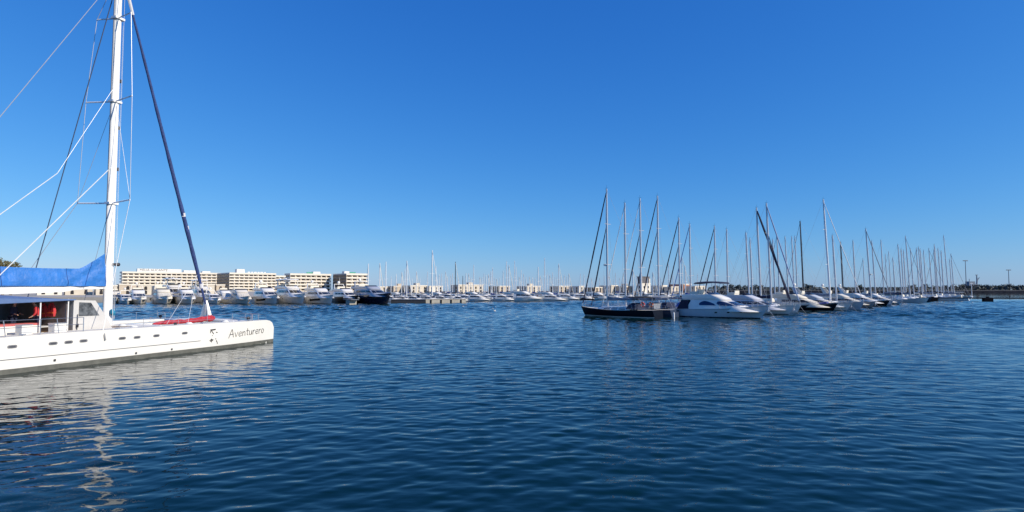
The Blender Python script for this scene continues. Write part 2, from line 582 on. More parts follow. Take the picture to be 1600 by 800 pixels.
    if detail:
        stern = h.pt(0.0, 1, 1); stern.y = 0
        MB().tube([stern + Vector((.15, 0, 0)), top], 0.013, 4).build("backstay", WIRE, root)
        w = h.hb(0.5) - 0.12
        for side in (-1, 1):
            c1 = mp(base.z + (H - base.z) * 0.36) + Vector((-.18, side * B * .27, .05))
            MB().tube([(mx - .25, side * w, dz), c1, top], 0.013, 4).build("shroud", WIRE, root)
        if detail > 1:
            rail(h, root, 0.05, 0.86, 7, 0.6, "lifeline", r=0.013)
            rail(h, root, 0.88, 0.985, 3, 0.68, "pulpit", r=0.018)
    if mooring:
        mooring_lines(root, h)
    if dodger:
        x = mx - L * 0.33
        d = Tier([(dz + 0.1, x - 1.3, x + 0.9, B * .33, .7), (dz + .75, x - 1.2, x + .35, B * .31, .5), (dz + 1.0, x - 1.1, x - .1, B * .25, .4)])
        d.shell(14).build("spray_dodger", dodger, root, True)
        if detail:
            d.pane(0.36, 0.64, 0.2, 0.5, .015, 4).build("dodger_window", GLASS, root)
    if bimini:
        x = mx - L * 0.42
        rings = [[(x + dx, -B * .36, dz + 1.82), (x + dx, -B * .2, dz + 1.98 - abs(dx) * .04), (x + dx, B * .2, dz + 1.98 - abs(dx) * .04), (x + dx, B * .36, dz + 1.82),
                  (x + dx, B * .34, dz + 1.76), (x + dx, -B * .34, dz + 1.76)] for dx in (-1.3, -.6, 0, .6, 1.3)]
        MB().loft(rings).build("bimini", bimini, root, True)
        mb = MB()
        for dx in (-1.2, 0.1, 1.2):
            for side in (-1, 1):
                mb.tube([(x + dx * .4, side * B * .36, dz), (x + dx, side * B * .35, dz + 1.8)], .018, 5)
        mb.build("bimini_frame", STEEL, root)
    return root

def motor_yacht(loc, rz, L=16, B=4.8, label="", group=None, hullmat=None, topmat=None, fly=True, hardtop=False, arch=True, domes=1,
                winmat=None, bimini=None, screen_cover=None, cockpit_canvas=None, ports=3, hull_windows=False, fb=None, detail=2,
                stripe=None, house=(0.0, 0.30), low=1.0, mastpole=0.0, fwd_pad=None, arched_side=False, cat="motor yacht", name="motor_yacht",
                fenders=0, over=None, side_q=(0.06, 0.155, 0.25), side_w=0.088, mooring=False):
    root = thing(name, loc, rz, label, cat, group)
    hullmat, topmat, winmat = hullmat or WHITE, topmat or WHITE, winmat or GLASS
    fb = fb or (L * 0.075 + .25, L * 0.08 + .3, L * 0.115 + .45)
    h = Hull(L, B, fb, over=L * 0.10 if over is None else over, transom=0.9, bowpow=1.75, vee=(0.16, 0.70), stern_rake=0.1, maxu=0.36, foot=0.5)
    h.shell(22 if detail else 12, 6 if detail else 4).build("hull", hullmat, root, True)
    h.deck(14 if detail else 8).build("deck", DECK, root, True)
    h.strip(0.02, 0.14, n=14, off=0.01).build("waterline_stripe", stripe or NAVY, root)
    h.strip(-0.16, -0.09, n=16, follow=True, off=0.03).build("rub_rail", M("rub_rail_grey", (.45, .45, .45), .5), root)
    for k in range(ports):
        for side in (-1, 1):
            u = 0.50 + 0.13 * k
            h.port(u, h.sheer(u) * 0.58, L * 0.028, 0.20, side).build("porthole", GLASS, root)
    if hull_windows:
        for side in (-1, 1):
            h.strip(-h.sheer(.5) * .62, -h.sheer(.5) * .34, 0.42, 0.72, 10, 0.014, (side,), True).build("hull_window", GLASS, root)
    dz = h.sheer(0.4) - 0.06
    xa, xf = -L * 0.34 + house[0] * L, L * house[1]
    hh = (0.085 * L ** 0.8 + 0.72) * low
    rakef = hh * 1.35
    xf -= L * .05
    t1 = Tier([(dz - 0.3, xa, min(xf + L * .20, L * .42), B * 0.385, L * .34), (dz + hh * .36, xa, xf, B * 0.385, L * .17),
               (dz + hh * .84, xa + .3, xf - rakef, B * 0.335, L * .12), (dz + hh, xa + .1, xf - rakef * 1.35, B * 0.32, L * .10)])
    t1.shell(30 if detail else 18).build("deckhouse", topmat, root, True)
    fr = screen_cover
    for q0, q1 in ((0.375, 0.445), (0.452, 0.548), (0.555, 0.625)):      # windscreen panes
        t1.pane(q0, q1, 0.36, 0.635, 0.05 if fr else 0.025, 4).build("screen_cover" if fr else "windscreen_pane", fr or winmat, root)
    for q in side_q:
        for a, b in ((q, q + side_w), (1 - q - side_w, 1 - q)):
            t1.pane(a, b, 0.35 if arched_side else 0.38, 0.66 if arched_side else 0.62, 0.022, 7 if arched_side else 4, arched_side).build("side_window", winmat, root)
    tz = dz + hh
    if fly:
        f = Tier([(tz - .04, xa - L * .07, xf - rakef * 1.12, B * .335, L * .12), (tz + .22, xa - L * .08, xf - rakef * 1.30, B * .35, L * .12),
                  (tz + .70, xa - L * .085, xf - rakef * 2.0, B * .34, L * .10)])
        f.shell(26 if detail else 16).build("flybridge", topmat, root, True)
        f2 = Tier([(tz + .69, xf - rakef * 3.2, xf - rakef * 2.02, B * .32, L * .095), (tz + 1.0, xf - rakef * 3.2, xf - rakef * 2.3, B * .30, L * .09)])
        f2.pane(0.3, 0.7, 0, 1, 0, 10).build("flybridge_screen", winmat, root)
        if detail:
            MB().box((xa + L * .05, 0, tz + .95), (L * .1, B * .5, .4)).box((xa + L * .1, 0, tz + 1.2), (.15, B * .45, .5)).build("flybridge_seat", CREAM, root)
        tz += .75
    ax = xa + L * .02
    if arch:
        ah = 1.35 if fly else 1.0
        for side in (-1, 1):
            MB().loft([[(ax - .2, side * B * .34, tz - .05), (ax + .7, side * B * .34, tz - .05), (ax + .7, side * (B * .34 - .12), tz - .05), (ax - .2, side * (B * .34 - .12), tz - .05)],
                       [(ax - .9, side * B * .28, tz + ah), (ax - .45, side * B * .28, tz + ah), (ax - .45, side * (B * .28 - .1), tz + ah), (ax - .9, side * (B * .28 - .1), tz + ah)]])\
                .build("radar_arch_leg", topmat, root)
        MB().box((ax - .68, 0, tz + ah + .06), (.5, B * .56 + .02, .13)).build("radar_arch", topmat, root)
        for k in range(domes):
            dome(root, (ax - .68, (k - (domes - 1) / 2) * B * .3, tz + ah + .55), 0.32 if L < 18 else .42)
        if mastpole:
            MB().tube([(ax - .68, .3, tz + ah + .1), (ax - .8, .3, tz + ah + mastpole)], .035, 5).build("antenna", WHITE, root)
    if hardtop:
        t = Tier([(tz + 1.75, xa - L * .05, xf - rakef * 1.5, B * .36, L * .1), (tz + 1.9, xa - L * .05, xf - rakef * 1.55, B * .35, L * .1), (tz + 1.97, xa - L * .03, xf - rakef * 1.7, B * .3, L * .08)])
        t.shell(22).build("hardtop", topmat, root, True)
        for x in (xa + .3, xf - rakef * 2.2):
            for side in (-1, 1):
                MB().tube([(x, side * B * .31, tz - .1), (x - .25, side * B * .31, tz + 1.8)], [.12, .08], 6).build("hardtop_post", topmat, root)
    if bimini:
        x0, x1 = xa + L * .06, xf - rakef * 1.5
        rings = []
        for i in range(6):
            x = x0 + (x1 - x0) * i / 5
            z = tz + 1.75 + .14 * math.sin(math.pi * i / 5)
            rings.append([(x, -B * .34, z - .16), (x, -B * .2, z), (x, B * .2, z), (x, B * .34, z - .16), (x, B * .32, z - .24), (x, -B * .32, z - .24)])
        MB().loft(rings).build("bimini", bimini, root, True)
        mb = MB()
        for i in range(4):
            x = x0 + (x1 - x0) * (i + .1) / 3.2
            for side in (-1, 1):
                mb.tube([((x0 + x1) / 2 + (x - (x0 + x1) / 2) * .5, side * B * .33, tz - .05), (x, side * B * .33, tz + 1.6)], .02, 5)
        mb.build("bimini_frame", STEEL, root)
    if cockpit_canvas:
        x1 = xa + .02
        poly = [(x1 - L * .155, dz - .45), (x1, dz - .45), (x1, dz + hh * .9), (x1 - L * .08, dz + hh * .9)]
        mb = MB()
        vs = [(x, -B * .405, z) for x, z in poly] + [(x, B * .405, z) for x, z in poly]
        mb.add(vs, [(0, 1, 2, 3), (7, 6, 5, 4), (0, 4, 5, 1), (1, 5, 6, 2), (2, 6, 7, 3), (3, 7, 4, 0)])
        mb.build("cockpit_canvas", cockpit_canvas, root)
    if fwd_pad:
        u0, u1 = 0.66, 0.86
        rows = []
        for i in range(6):
            u = u0 + (u1 - u0) * i / 5
            p = h.pt(u, 1, 1)
            y = p.y * .7
            rows.append([(p.x, -y, p.z - .03), (p.x, -y * .9, p.z + .28), (p.x, y * .9, p.z + .28), (p.x, y, p.z - .03)])
        MB().loft(rows, closed=True).build("foredeck_cover", fwd_pad, root)
    if detail:
        rail(h, root, 0.52, 0.99, 7, 0.62, "bow_rail", r=.018, inset=-.08)
        bw = h.pt(0.97, 1, 1)
        MB().box((bw.x + .1, 0, bw.z - .02), (.9, .22, .1)).tube([(bw.x + .45, 0, bw.z - .1), (bw.x + .2, 0, bw.z - .75)], .04, 6)\
            .box((bw.x + .2, 0, bw.z - .78), (.16, .5, .14)).build("anchor", STEEL, root)
    if mooring:
        mooring_lines(root, h)
    for k in range(fenders):
        for side in (-1, 1):
            u = .2 + .16 * k
            p = h.pt(u, .92, side, .14)
            fender(root, p, .13, .65, (NAVY, WHITE)[k % 2])
    return root

# ------------------------------------------------------------------ land, quays, breakwater
E1 = Vector((0.76, 0.65, 0)); E2 = Vector((0.65, -0.76, 0))          # the harbour's grid: along the quay, and out from it
def land_poly(name, pts, z, mat, label, edge=True):
    o = MB().prism([(p[0], p[1]) for p in pts], -1.5, z).build(name, mat)
    return tag(o, label, kind="structure")
PAVE = M("quay_paving", (0.40, 0.37, 0.32), 0.9, var=0.2, scale=0.15)
land_poly("quay", [(gx(-500, 150), 150), (gx(0, 186), 186), (gx(330, 196), 196), (gx(604, 206), 206), (gx(612, 372), 372),
                   (gx(1112, 372), 372), (gx(1112, 760), 760), (gx(-700, 760), 760)], 1.5, PAVE, "paved harbour quay behind the moored boats")

# ------------------------------------------------------------------ the sailing catamaran
CAT_RZ = math.atan2(0.94, 0.341)
CAT_LOC = Vector((-26.6, 39.7, 0))
cat = thing("sailing_catamaran", CAT_LOC, CAT_RZ, "big white sailing catamaran with blue sail cover and its name on the bow", "catamaran")
CAT_M = Matrix.Translation(CAT_LOC) @ Matrix.Rotation(CAT_RZ, 4, 'Z')
def cat_world(x, y, z):
    return CAT_M @ Vector((x, y, z))
CWHITE = M("catamaran_white", (0.84, 0.81, 0.74), 0.2, var=0.04, scale=0.5, coat=0.3)
BOOT = M("olive_grey_antifouling", (0.13, 0.13, 0.11), 0.7, var=0.3, scale=2.5)
CLINE = M("grey_hull_line", (0.12, 0.12, 0.13), 0.6)
CBLUE = M("blue_sail_cover_cloth", (0.024, 0.165, 0.50), 0.55, var=0.16, scale=1.5, bump=1.0, bscale=2.2)
CAWN = M("awning_blue_grey", (0.10, 0.17, 0.34), 0.8, var=0.15, scale=1.5, bump=0.2, bscale=3)
GREYPORT = M("smoked_porthole", (0.20, 0.20, 0.21), 0.35, var=0.15)
LETTER = M("dark_grey_lettering", (0.05, 0.05, 0.055), 0.6, var=0.1)
DARKIN = M("dark_cabin_lining", (0.26, 0.21, 0.19), 0.8, var=0.3)
CL, CB, CX, CY = 25.85, 1.5, -2.57, 4.45
HC = Hull(CL, CB, (1.75, 1.86, 1.76), over=0.06, transom=0.85, bowpow=5.0, vee=(0.10, 0.28), zb=-0.45, bow_drop=0.62, maxu=0.5, foot=0.7)
for side in (-1, 1):
    off = Vector((CX, side * CY, 0))
    hb = HC.shell(40, 8); hb.v = [tuple(Vector(p) + off) for p in hb.v]
    ho = hb.build("hull", CWHITE, cat, True)
    for mb, nm, mt in ((HC.strip(-0.2, 0.25, n=40, off=0.008), "antifouling_band", BOOT), (HC.strip(0.70, 0.735, 0.0, 0.705, 30, 0.012), "hull_line", CLINE),
                       (HC.deck(24, 0.03, 0, 0.985), "deck", DECK)):
        mb.v = [tuple(Vector(p) + off) for p in mb.v]
        mb.build(nm, mt, ho, nm == "deck")
    for px, py in ((-60, 546), (-36, 544), (25, 541), (88, 536), (112, 534), (135, 532), (195, 528), (218, 526.5), (248, 524), (292, 520)):
        m = (px - 800) / 940                                  # along the hull's side
        t = (m * 29.2 + 24.85) / (0.341 - 0.94 * m)
        u = (t - 9.26 - CX + CL / 2) / CL
        d = 29.2 + 0.94 * t
        z = 4.2 - (py - 451) / 940 * d
        p = HC.port(u, z, 0.44, 0.17, side, 0.012); p.v = [tuple(Vector(q) + off) for q in p.v]
        p.build("porthole", GREYPORT, ho)
        p = HC.port(u, z, 0.30, 0.085, side, 0.018); p.v = [tuple(Vector(q) + off) for q in p.v]
        p.build("porthole_glass", M("porthole_pane", (0.09, 0.09, 0.10), 0.15), ho)
    for px, py in ((92, 562), (218, 551), (273.5, 545)):       # skin fittings
        m = (px - 800) / 940
        t = (m * 29.2 + 24.85) / (0.341 - 0.94 * m)
        u = (t - 9.26 - CX + CL / 2) / CL
        z = 4.2 - (py - 451) / 940 * (29.2 + 0.94 * t)
        p = HC.port(u, z, 0.13, 0.13, side, 0.014); p.v = [tuple(Vector(q) + off) for q in p.v]
        p.build("skin_fitting", LETTER, ho)
    if side < 0:
        stb = ho
# handwritten name and the little emblem on the starboard bow, as strokes lying on the topsides
def hull_mark(name, strokes, x0, z0, sx, sz, r, mat):
    mb = MB()
    for st in strokes:
        pts = []
        for a, b in st:
            x = x0 + a * sx; z = z0 + b * sz
            u = (x - CX + CL / 2) / CL
            pts.append(HC.pt(u, HC.v_at(u, z), -1, 0.012) + Vector((CX, -CY, 0)))
        mb.tube(pts, r, 5, 1.0)
    return mb.build(name, mat, stb)
o_ = [(0.2 + 0.19 * math.cos(a), 0.28 + 0.28 * math.sin(a)) for a in [i * 2 * math.pi / 12 + 1.2 for i in range(13)]]
GL = {'A': ([[(0, -.04), (.36, 1), (.42, 1), (.64, 0)], [(.08, .36), (.62, .40)]], .80),
      'v': ([[(0, .58), (.2, 0), (.44, .6)]], .56), 'o': ([o_], .5),
      'e': ([[(.03, .28), (.4, .34), (.36, .54), (.18, .58), (.03, .42), (.03, .15), (.18, 0), (.42, .1)]], .56),
      'n': ([[(.02, .58), (.03, 0)], [(.03, .36), (.2, .57), (.35, .48), (.38, 0)]], .54),
      't': ([[(.17, .9), (.16, .12), (.32, .02)], [(0, .58), (.36, .62)]], .48),
      'u': ([[(0, .57), (.03, .1), (.18, 0), (.34, .14), (.37, .57)], [(.37, .57), (.41, 0)]], .56),
      'r': ([[(.02, .57), (.03, 0)], [(.03, .34), (.16, .55), (.33, .53)]], .44)}
strokes, adv = [], 0.0
for ch in "Aventurero":
    g, w = GL[ch]
    for st in g:
        strokes.append([((a + adv), b) for a, b in st])
    adv += w
LX0, LX1 = 14.35 - 9.26, 18.25 - 9.26
k = (LX1 - LX0) / (adv - 0.1)
hull_mark("name_lettering", [[(a, b + 0.035 * a) for a, b in st] for st in strokes], LX0 + .1, 0.72, k * .96, 0.57, 0.021, LETTER)
EM = [[(0, 1.0), (.9, 1.02)], [(.05, 1.0), (.03, .72)], [(.1, .95), (.85, .98)], [(.2, .9), (.5, .7), (.62, .62)], [(1.0, .75), (1.25, .72)], [(.35, .5), (.42, .47)],
      [(0, .06), (.3, .16), (.62, .1)], [(.1, 0), (.55, .05)], [(.25, .22), (.35, -.1)], [(1.0, .2), (1.1, .12)], [(1.15, .02), (1.35, -.14), (1.4, -.3)]]
for part in (EM[:6], EM[6:]):
    hull_mark("emblem_stroke", part, 12.75 - 9.26, 0.62, 0.50, 0.78, 0.026, LETTER)

MB().box((-6.6, 0, 1.25), (13.6, 7.6, 0.9)).build("bridge_deck", CWHITE, cat)
MB().box((-6.8, 0, 1.73), (13.8, 8.0, 0.05)).build("cockpit_sole", TEAK, cat)
net = MB()
for i in range(22):
    x = 0.6 + i * 0.33
    net.box((x, 0, 1.66 - .05 * math.sin(math.pi * i / 21)), (0.16, 7.6, 0.03))
for j in range(23):
    y = -3.7 + j * 0.336
    net.box((4.1, y, 1.64), (7.0, 0.12, 0.03))
net.build("trampoline_net", M("pale_net", (0.55, 0.53, 0.47), 0.9), cat)
MB().tube([(7.85, -4.4, 1.62), (7.85, 0, 1.78), (7.85, 4.4, 1.62)], .17, 10).build("forward_beam", CWHITE, cat, True)
MB().tube([(0.3, -4.4, 1.66), (0.3, 4.4, 1.66)], .24, 10, 0.8).build("main_beam", CWHITE, cat, True)
MB().box((4.0, 0, 1.72), (7.2, 0.7, 0.16)).build("centre_walkway", CWHITE, cat)
for side in (-1, 1):
    MB().tube([(7.95, side * .42, 1.8), (7.9, side * .05, 3.25)], [.19, .07], 8).build("furler_strut", CWHITE, cat, True)
# mast, spreaders, rig
MH = 26.0
mastc = MB().tube([(0, 0, 1.6), (0, 0, 14), (0, 0, MH)], [.29, .275, .2], 14, 0.62).build("mast", WHITEMAST, cat, True)
MB().box((-.29, 0, 14.5), (.05, .07, 23)).build("sail_track", M("track_grey", (.35, .35, .36), .4), mastc)
for z, s, a in ((9.85, 2.43, .56), (16.7, 2.15, .45), (22.4, 1.6, .3)):
    MB().tube([(-a, -s, z + .05), (-.05, 0, z), (-a, s, z + .05)], .05, 6, .7).build("spreader", WHITEMAST, mastc, True)
    MB().box((0, 0, z), (.66, .46, .14)).build("spreader_bracket", WHITEMAST, mastc)
for y, z1 in ((-.2, 25), (-.13, 22), (.17, 24)):             # halyards down the mast
    MB().tube([(.33, y, 2.2), (.30, y * .8, z1)], .010, 4).build("halyard", ROPE, mastc)
for x, z in ((.32, 12.2), (.31, 15.0), (.3, 18.2)):
    MB().box((x, 0, z), (.14, .12, .22)).build("mast_light", DARKMAST, mastc)
MB().tube([(.16, -.33, 2.45), (.1, -.35, 2.6), (.05, -.33, 2.85)], [.1, .16, .09], 8).build("rope_bag", M("teal_cloth", (.02, .22, .36), .8), mastc, True)
MB().tube([(.05, -.2, 5.8), (.35, -.25, 5.8)], .09, 7).ball((.42, -.26, 5.8), .13, 8, 6).build("deck_speaker", DARKMAST, mastc, True)
for side in (-1, 1):
    MB().tube([(-3.9, side * 5.0, 1.8), (-.56, side * 2.43, 9.9), (-.45, side * 2.15, 16.75), (-.3, side * 1.6, 22.45), (0, 0, MH - .3)], .018, 5).build("shroud", WIRE, cat)
    MB().tube([(-.8, side * 1.6, 1.8), (0, side * .15, 9.6)], .016, 5).build("lower_shroud", WIRE, cat)
    MB().tube([(-.56, side * 2.43, 9.9), (0, side * .15, 16.5)], .014, 5).build("diagonal_shroud", WIRE, cat)
MB().tube([(-15.2, -4.2, 1.9), (0, 0, MH - .4)], .020, 5).build("backstay", WIRE, cat)
MB().tube([(-6.8, -.2, 4.5), (-.22, -.12, 12.2)], .026, 5).build("lazy_jack", ROPE, cat)
MB().tube([(-10.5, -.2, 4.5), (-3.6, -.2, 11.2)], .022, 5).build("lazy_jack", ROPE, cat)
MB().tube([(-3.6, -.2, 11.2), (-.2, -.12, 17.6)], .014, 5).build("lazy_jack_line", WIRE, cat)
MB().tube([(-2.6, 4.3, 1.85), (-.1, .1, 24.8)], .032, 5).build("running_backstay", M("dark_rope", (.05, .07, .12), .8), cat)
GEN = M("furled_genoa_blue", (0.028, 0.055, 0.18), 0.75, var=0.3, scale=2.0, bump=0.5, bscale=4)
gb, gt = Vector((7.86, 0, 3.0)), Vector((.2, 0, 25.6))
pts, rad = [], []
for i in range(41):
    t = i / 40
    pts.append(gb + (gt - gb) * t)
    prof = .06 + .09 * math.sin(math.pi * min(1, t / .22) / 2) if t < .22 else .15 - .09 * (t - .22) / .78
    rad.append(prof * (1 + .07 * math.sin(i * 2.1) + .04 * math.sin(i * 5.3)))
go = MB().tube(pts, rad, 9).build("furled_genoa", GEN, cat, True)
for t0, t1 in ((.055, .07), (.245, .262), (.292, .304), (.89, .955)):
    MB().tube([gb + (gt - gb) * (t0 + (t1 - t0) * i / 3) + Vector((.012 * i, 0, 0)) for i in range(4)], [.152 if t0 < .8 else .095] * 4, 9)\
        .build("pale_sail_band", M("pale_sailcloth", (.66, .65, .66), .8), go, True)
MB().tube([gb - Vector((0, 0, .9)), gb], .12, 8).build("furler_drum", STEEL, cat, True)
for p in ((0.9, -4.2, 1.9), (2.9, -3.8, 1.95)):
    MB().tube([p, gb + (gt - gb) * .1 + Vector((-.2, -.1, 0))], .011, 5).build("jib_sheet", ROPE, cat)
# boom and cover
boom = MB().loft([[(x, -.17, 4.02 + k), (x, -.19, 4.2 + k), (x, -.12, 4.4), (x, .12, 4.4), (x, .19, 4.2 + k), (x, .17, 4.02 + k)]
                  for x, k in ((-.35, .16), (-2.2, .12), (-2.9, -.02), (-6, -.14), (-12.6, -.08))])
boom.build("boom", CWHITE, cat, True)
rr = random.Random(3)
rings = []
NB = 60
for i in range(NB + 1):
    x = -.36 - 12.0 * i / NB
    t = i / NB * 12.0
    hgt = 2.15 - 0.90 * min(1, t / 1.3) ** .95 if t < 1.3 else (1.25 - .14 * min(1, (t - 1.3) / .25)) - .05 * math.sin((t - 1.25) * .55)
    ring = []
    for j in range(15):
        a = math.pi * (j / 14)
        w = (.24 + .05 * math.sin(x * 2.2)) * math.sin(a) ** .55 if 0 < j < 14 else .03
        if j <= 7:
            s, q = -1, j / 7
        else:
            s, q = 1, (14 - j) / 7
        ww = .045 + .225 * (1 - q ** 1.4)
        fold = (.042 * math.sin(7 * (q * hgt) + 5.0 * t) + .022 * math.sin(13 * q * hgt - 3 * t)) if t < 2.5 else .016 * math.sin(7 * q * hgt + 1.2 * t)
        fold += rr.uniform(-.010, .010)
        zz = 4.36 + hgt * q
        xx = x - (0.28 * q if i == 0 else 0) * 0
        ring.append((xx, s * (ww + fold), zz))
    rings.append(ring)
cov = MB().loft(rings).build("sail_cover", CBLUE, cat, True)
for t in (2.55, 6.05, 9.2):
    i = int(t / 12 * NB)
    mb = MB()
    ring = [Vector(p) * 1.0 for p in rings[i]]
    mb.tube([Vector((p.x, p.y * 1.04, p.z)) for p in ring], .018, 5)
    mb.build("cover_seam", M("cover_seam_blue", (.01, .05, .22), .8), cov)
# awning over the cockpit
rows = []
for i in range(13):
    x = -15.0 + 10.5 * i / 12
    k = min(1, (12 - i) / 5)
    zc, ze = 3.68 + .34 * k, 3.60 + .12 * k
    rows.append([(x, -3.62, ze - .26 * k - .04), (x, -3.6, ze), (x, -2.2, zc - .06), (x, 0, zc), (x, 2.2, zc - .06), (x, 3.6, ze), (x, 3.62, ze - .26 * k - .04)])
awn = MB().loft(rows, closed=False)
awn.loft([[(p[0], p[1] * .995, p[2] - .02) for p in reversed(r)] for r in rows], closed=False)
awn.build("cockpit_awning", CAWN, cat, True)
for x in (-13.5, -11, -8.6, -6.3, -4.85):
    for side in (-1, 1):
        MB().tube([(x, side * 3.5, 1.75), (x, side * 3.5, 3.62)], .035, 7).build("awning_post", WHITEMAST, cat, True)
# deckhouse with raked screen
prof = [(-4.5, 1.75), (-2.15, 1.75), (-2.35, 2.2), (-3.25, 3.5), (-4.5, 3.55)]
mb = MB()
n = len(prof)
vs = [(x, -3.42, z) for x, z in prof] + [(x, 3.42, z) for x, z in prof]
mb.add(vs, [tuple(range(n)), tuple(reversed(range(n, 2 * n)))] + [(i, i + n, (i + 1) % n + n, (i + 1) % n) for i in range(n)])
dh = mb.build("deckhouse", M("deckhouse_pale_grey", (.60, .58, .55), .45, var=.06), cat)
for s in (-1, 1):
    f = [(-4.2, 2.62), (-3.0, 2.62), (-3.52, 3.38), (-4.2, 3.42)]
    pts = [(x, s * 3.435, z) for x, z in f]
    MB().add(pts, [(0, 1, 2, 3) if s < 0 else (3, 2, 1, 0)]).build("side_window", M("reflection_mottled_pane", (.16, .17, .18), .12, var=.9, scale=2.2), dh)  # pale mottling in the colour stands for the reflected sail
for y in (-2.3, 0, 2.3):
    a, b = Vector((-2.48, 0, 2.42)), Vector((-3.13, 0, 3.36))
    MB().add([(a.x + .03, y - 1, a.z), (a.x + .03, y + 1, a.z), (b.x + .03, y + 1, b.z), (b.x + .03, y - 1, b.z)], [(0, 1, 2, 3)]).build("windscreen_pane", BLUEGLASS, dh)
MB().box((-4.82, 0, 2.6), (.1, 6.6, 1.75)).build("dark_bulkhead", DARKIN, cat)
MB().box((-9.0, 2.6, 2.5), (7.5, .12, 1.5)).build("port_side_panel", DARKIN, cat)
MB().box((-9.1, -1.0, 2.55), (1.3, 1.6, 1.6)).build("bar_cabinet", M("bar_cabinet_pale", (.55, .52, .45), .6), cat)
for x, w, y in ((-7.3, 2.2, -3.0), (-10.6, 2.6, -3.0)):
    MB().box((x, y, 2.0), (w, .7, .48)).build("bench", CWHITE, cat)
    MB().box((x, y, 2.29), (w, .68, .12)).build("seat_cushion", M("faded_red_vinyl", (.55, .13, .12), .6), cat)
MB().box((-6.0, -2.3, 2.1), (1.6, .8, .08)).tube([(-6, -2.3, 1.75), (-6, -2.3, 2.1)], .06, 8).build("cockpit_table", CWHITE, cat)
for x, w in ((-5.9, .62), (-7.55, .5)):
    MB().box((x, -4.3, 2.06), (w, .5, .50)).box((x, -4.3, 2.33), (w + .04, .54, .05)).build("deck_locker", CWHITE, cat)
# guard rails along the outer hulls
for side in (-1, 1):
    def dk(x): return 1.80
    mb = MB()
    xs = [-14, -12.3, -10.6, -8.9, -7.2, -6.4, -5.0]
    for i, x in enumerate(xs):
        mb.tube([(x + (.12 if i % 2 else 0), side * 5.0, 1.78), (x, side * 5.0, 2.62)], .024, 6)
    for z in (2.62, 2.25):
        mb.tube([(x, side * 5.0, z) for x in xs], .015, 5)
    mb.build("guard_rail", STEEL, cat)
    mb = MB()
    xs = [-1.2, 1.3, 3.6, 5.8, 7.6]
    for x in xs:
        mb.tube([(x, side * 4.75, 1.74), (x, side * 4.75, 2.4)], .014, 5)
    for z in (2.38, 2.08):
        mb.tube([(x, side * 4.75, z) for x in xs], .009, 4)
    mb.build("lifeline", STEEL, cat)
    mb = MB()
    for x, y in ((7.7, -.35), (7.7, .35), (8.35, .3), (8.35, -.3)):
        mb.tube([(x, side * 4.45 + y, 1.72), (x, side * 4.45 + y, 2.28)], .018, 5)
    mb.tube([(7.7, side * 4.45 - .35, 2.28), (8.35, side * 4.45 - .3, 2.28), (8.35, side * 4.45 + .3, 2.28), (7.7, side * 4.45 + .35, 2.28)], .018, 5)
    mb.build("pulpit", STEEL, cat)
    MB().ball((7.65, side * 4.45, 1.98), .14, 8, 6).tube([(7.65, side * 4.45, 1.7), (7.65, side * 4.45, 1.95)], .06, 6).build("windlass", DARKMAST, cat, True)
    MB().tube([(-3.9, side * 5.1, 1.78), (-3.95, side * 5.22, 1.55), (-3.9, side * 5.24, 1.3)], .05, 6).build("chainplate", M("chainplate_grey", (.3, .3, .3), .6), cat, True)
    MB().tube([(1.2, side * 4.6, 1.72), (1.2, side * 4.6, 1.95)], .09, 8).tube([(1.2, side * 4.6, 1.95), (1.2, side * 4.6, 2.0)], .12, 8).build("winch", DARKMAST, cat, True)

# deck gear: coiled lines, cleats, cockpit chairs, a pale locker wall further aft
for x, y in ((-1.6, -4.5), (2.3, -4.55), (5.4, -4.5), (-.6, -2.2)):
    mb = MB()
    for k in range(3):
        r = .22 - .04 * k
        mb.tube([(x + r * math.cos(a), y + r * math.sin(a), 1.84 + .045 * k) for a in [i * 2 * math.pi / 12 for i in range(13)]], .03, 6, caps=False)
    mb.tube([(x + .2, y, 1.86), (x + .5, y + .15, 1.83), (x + .9, y + .05, 1.83)], .022, 5).build("coiled_line", ROPE, cat, True)
for x in (-13, -8, -3, 3, 7.2):
    for side in (-1, 1):
        MB().tube([(x - .16, side * 4.95, 1.9), (x + .16, side * 4.95, 1.9)], .025, 6).tube([(x, side * 4.95, 1.78), (x, side * 4.95, 1.9)], .035, 6).build("cleat", STEEL, cat, True)
for x, y in ((-7.9, -2.4), (-8.4, -1.9)):
    MB().box((x, y, 2.2), (.45, .45, .06)).box((x - .2, y, 2.5), (.05, .45, .55)).build("cockpit_chair", CWHITE, cat)
MB().box((-8.6, -2.0, 2.75), (.9, .06, 1.5)).build("screen_panel", M("pale_screen_panel", (.6, .62, .58), .5), cat)
MB().tube([(-4.3, -3.47, 1.8), (-4.3, -3.5, 2.75)], .02, 5).tube([(-4.3, -3.5, 2.0), (-4.3, -3.52, 2.2)], .06, 6).build("boat_hook", DARKMAST, cat)

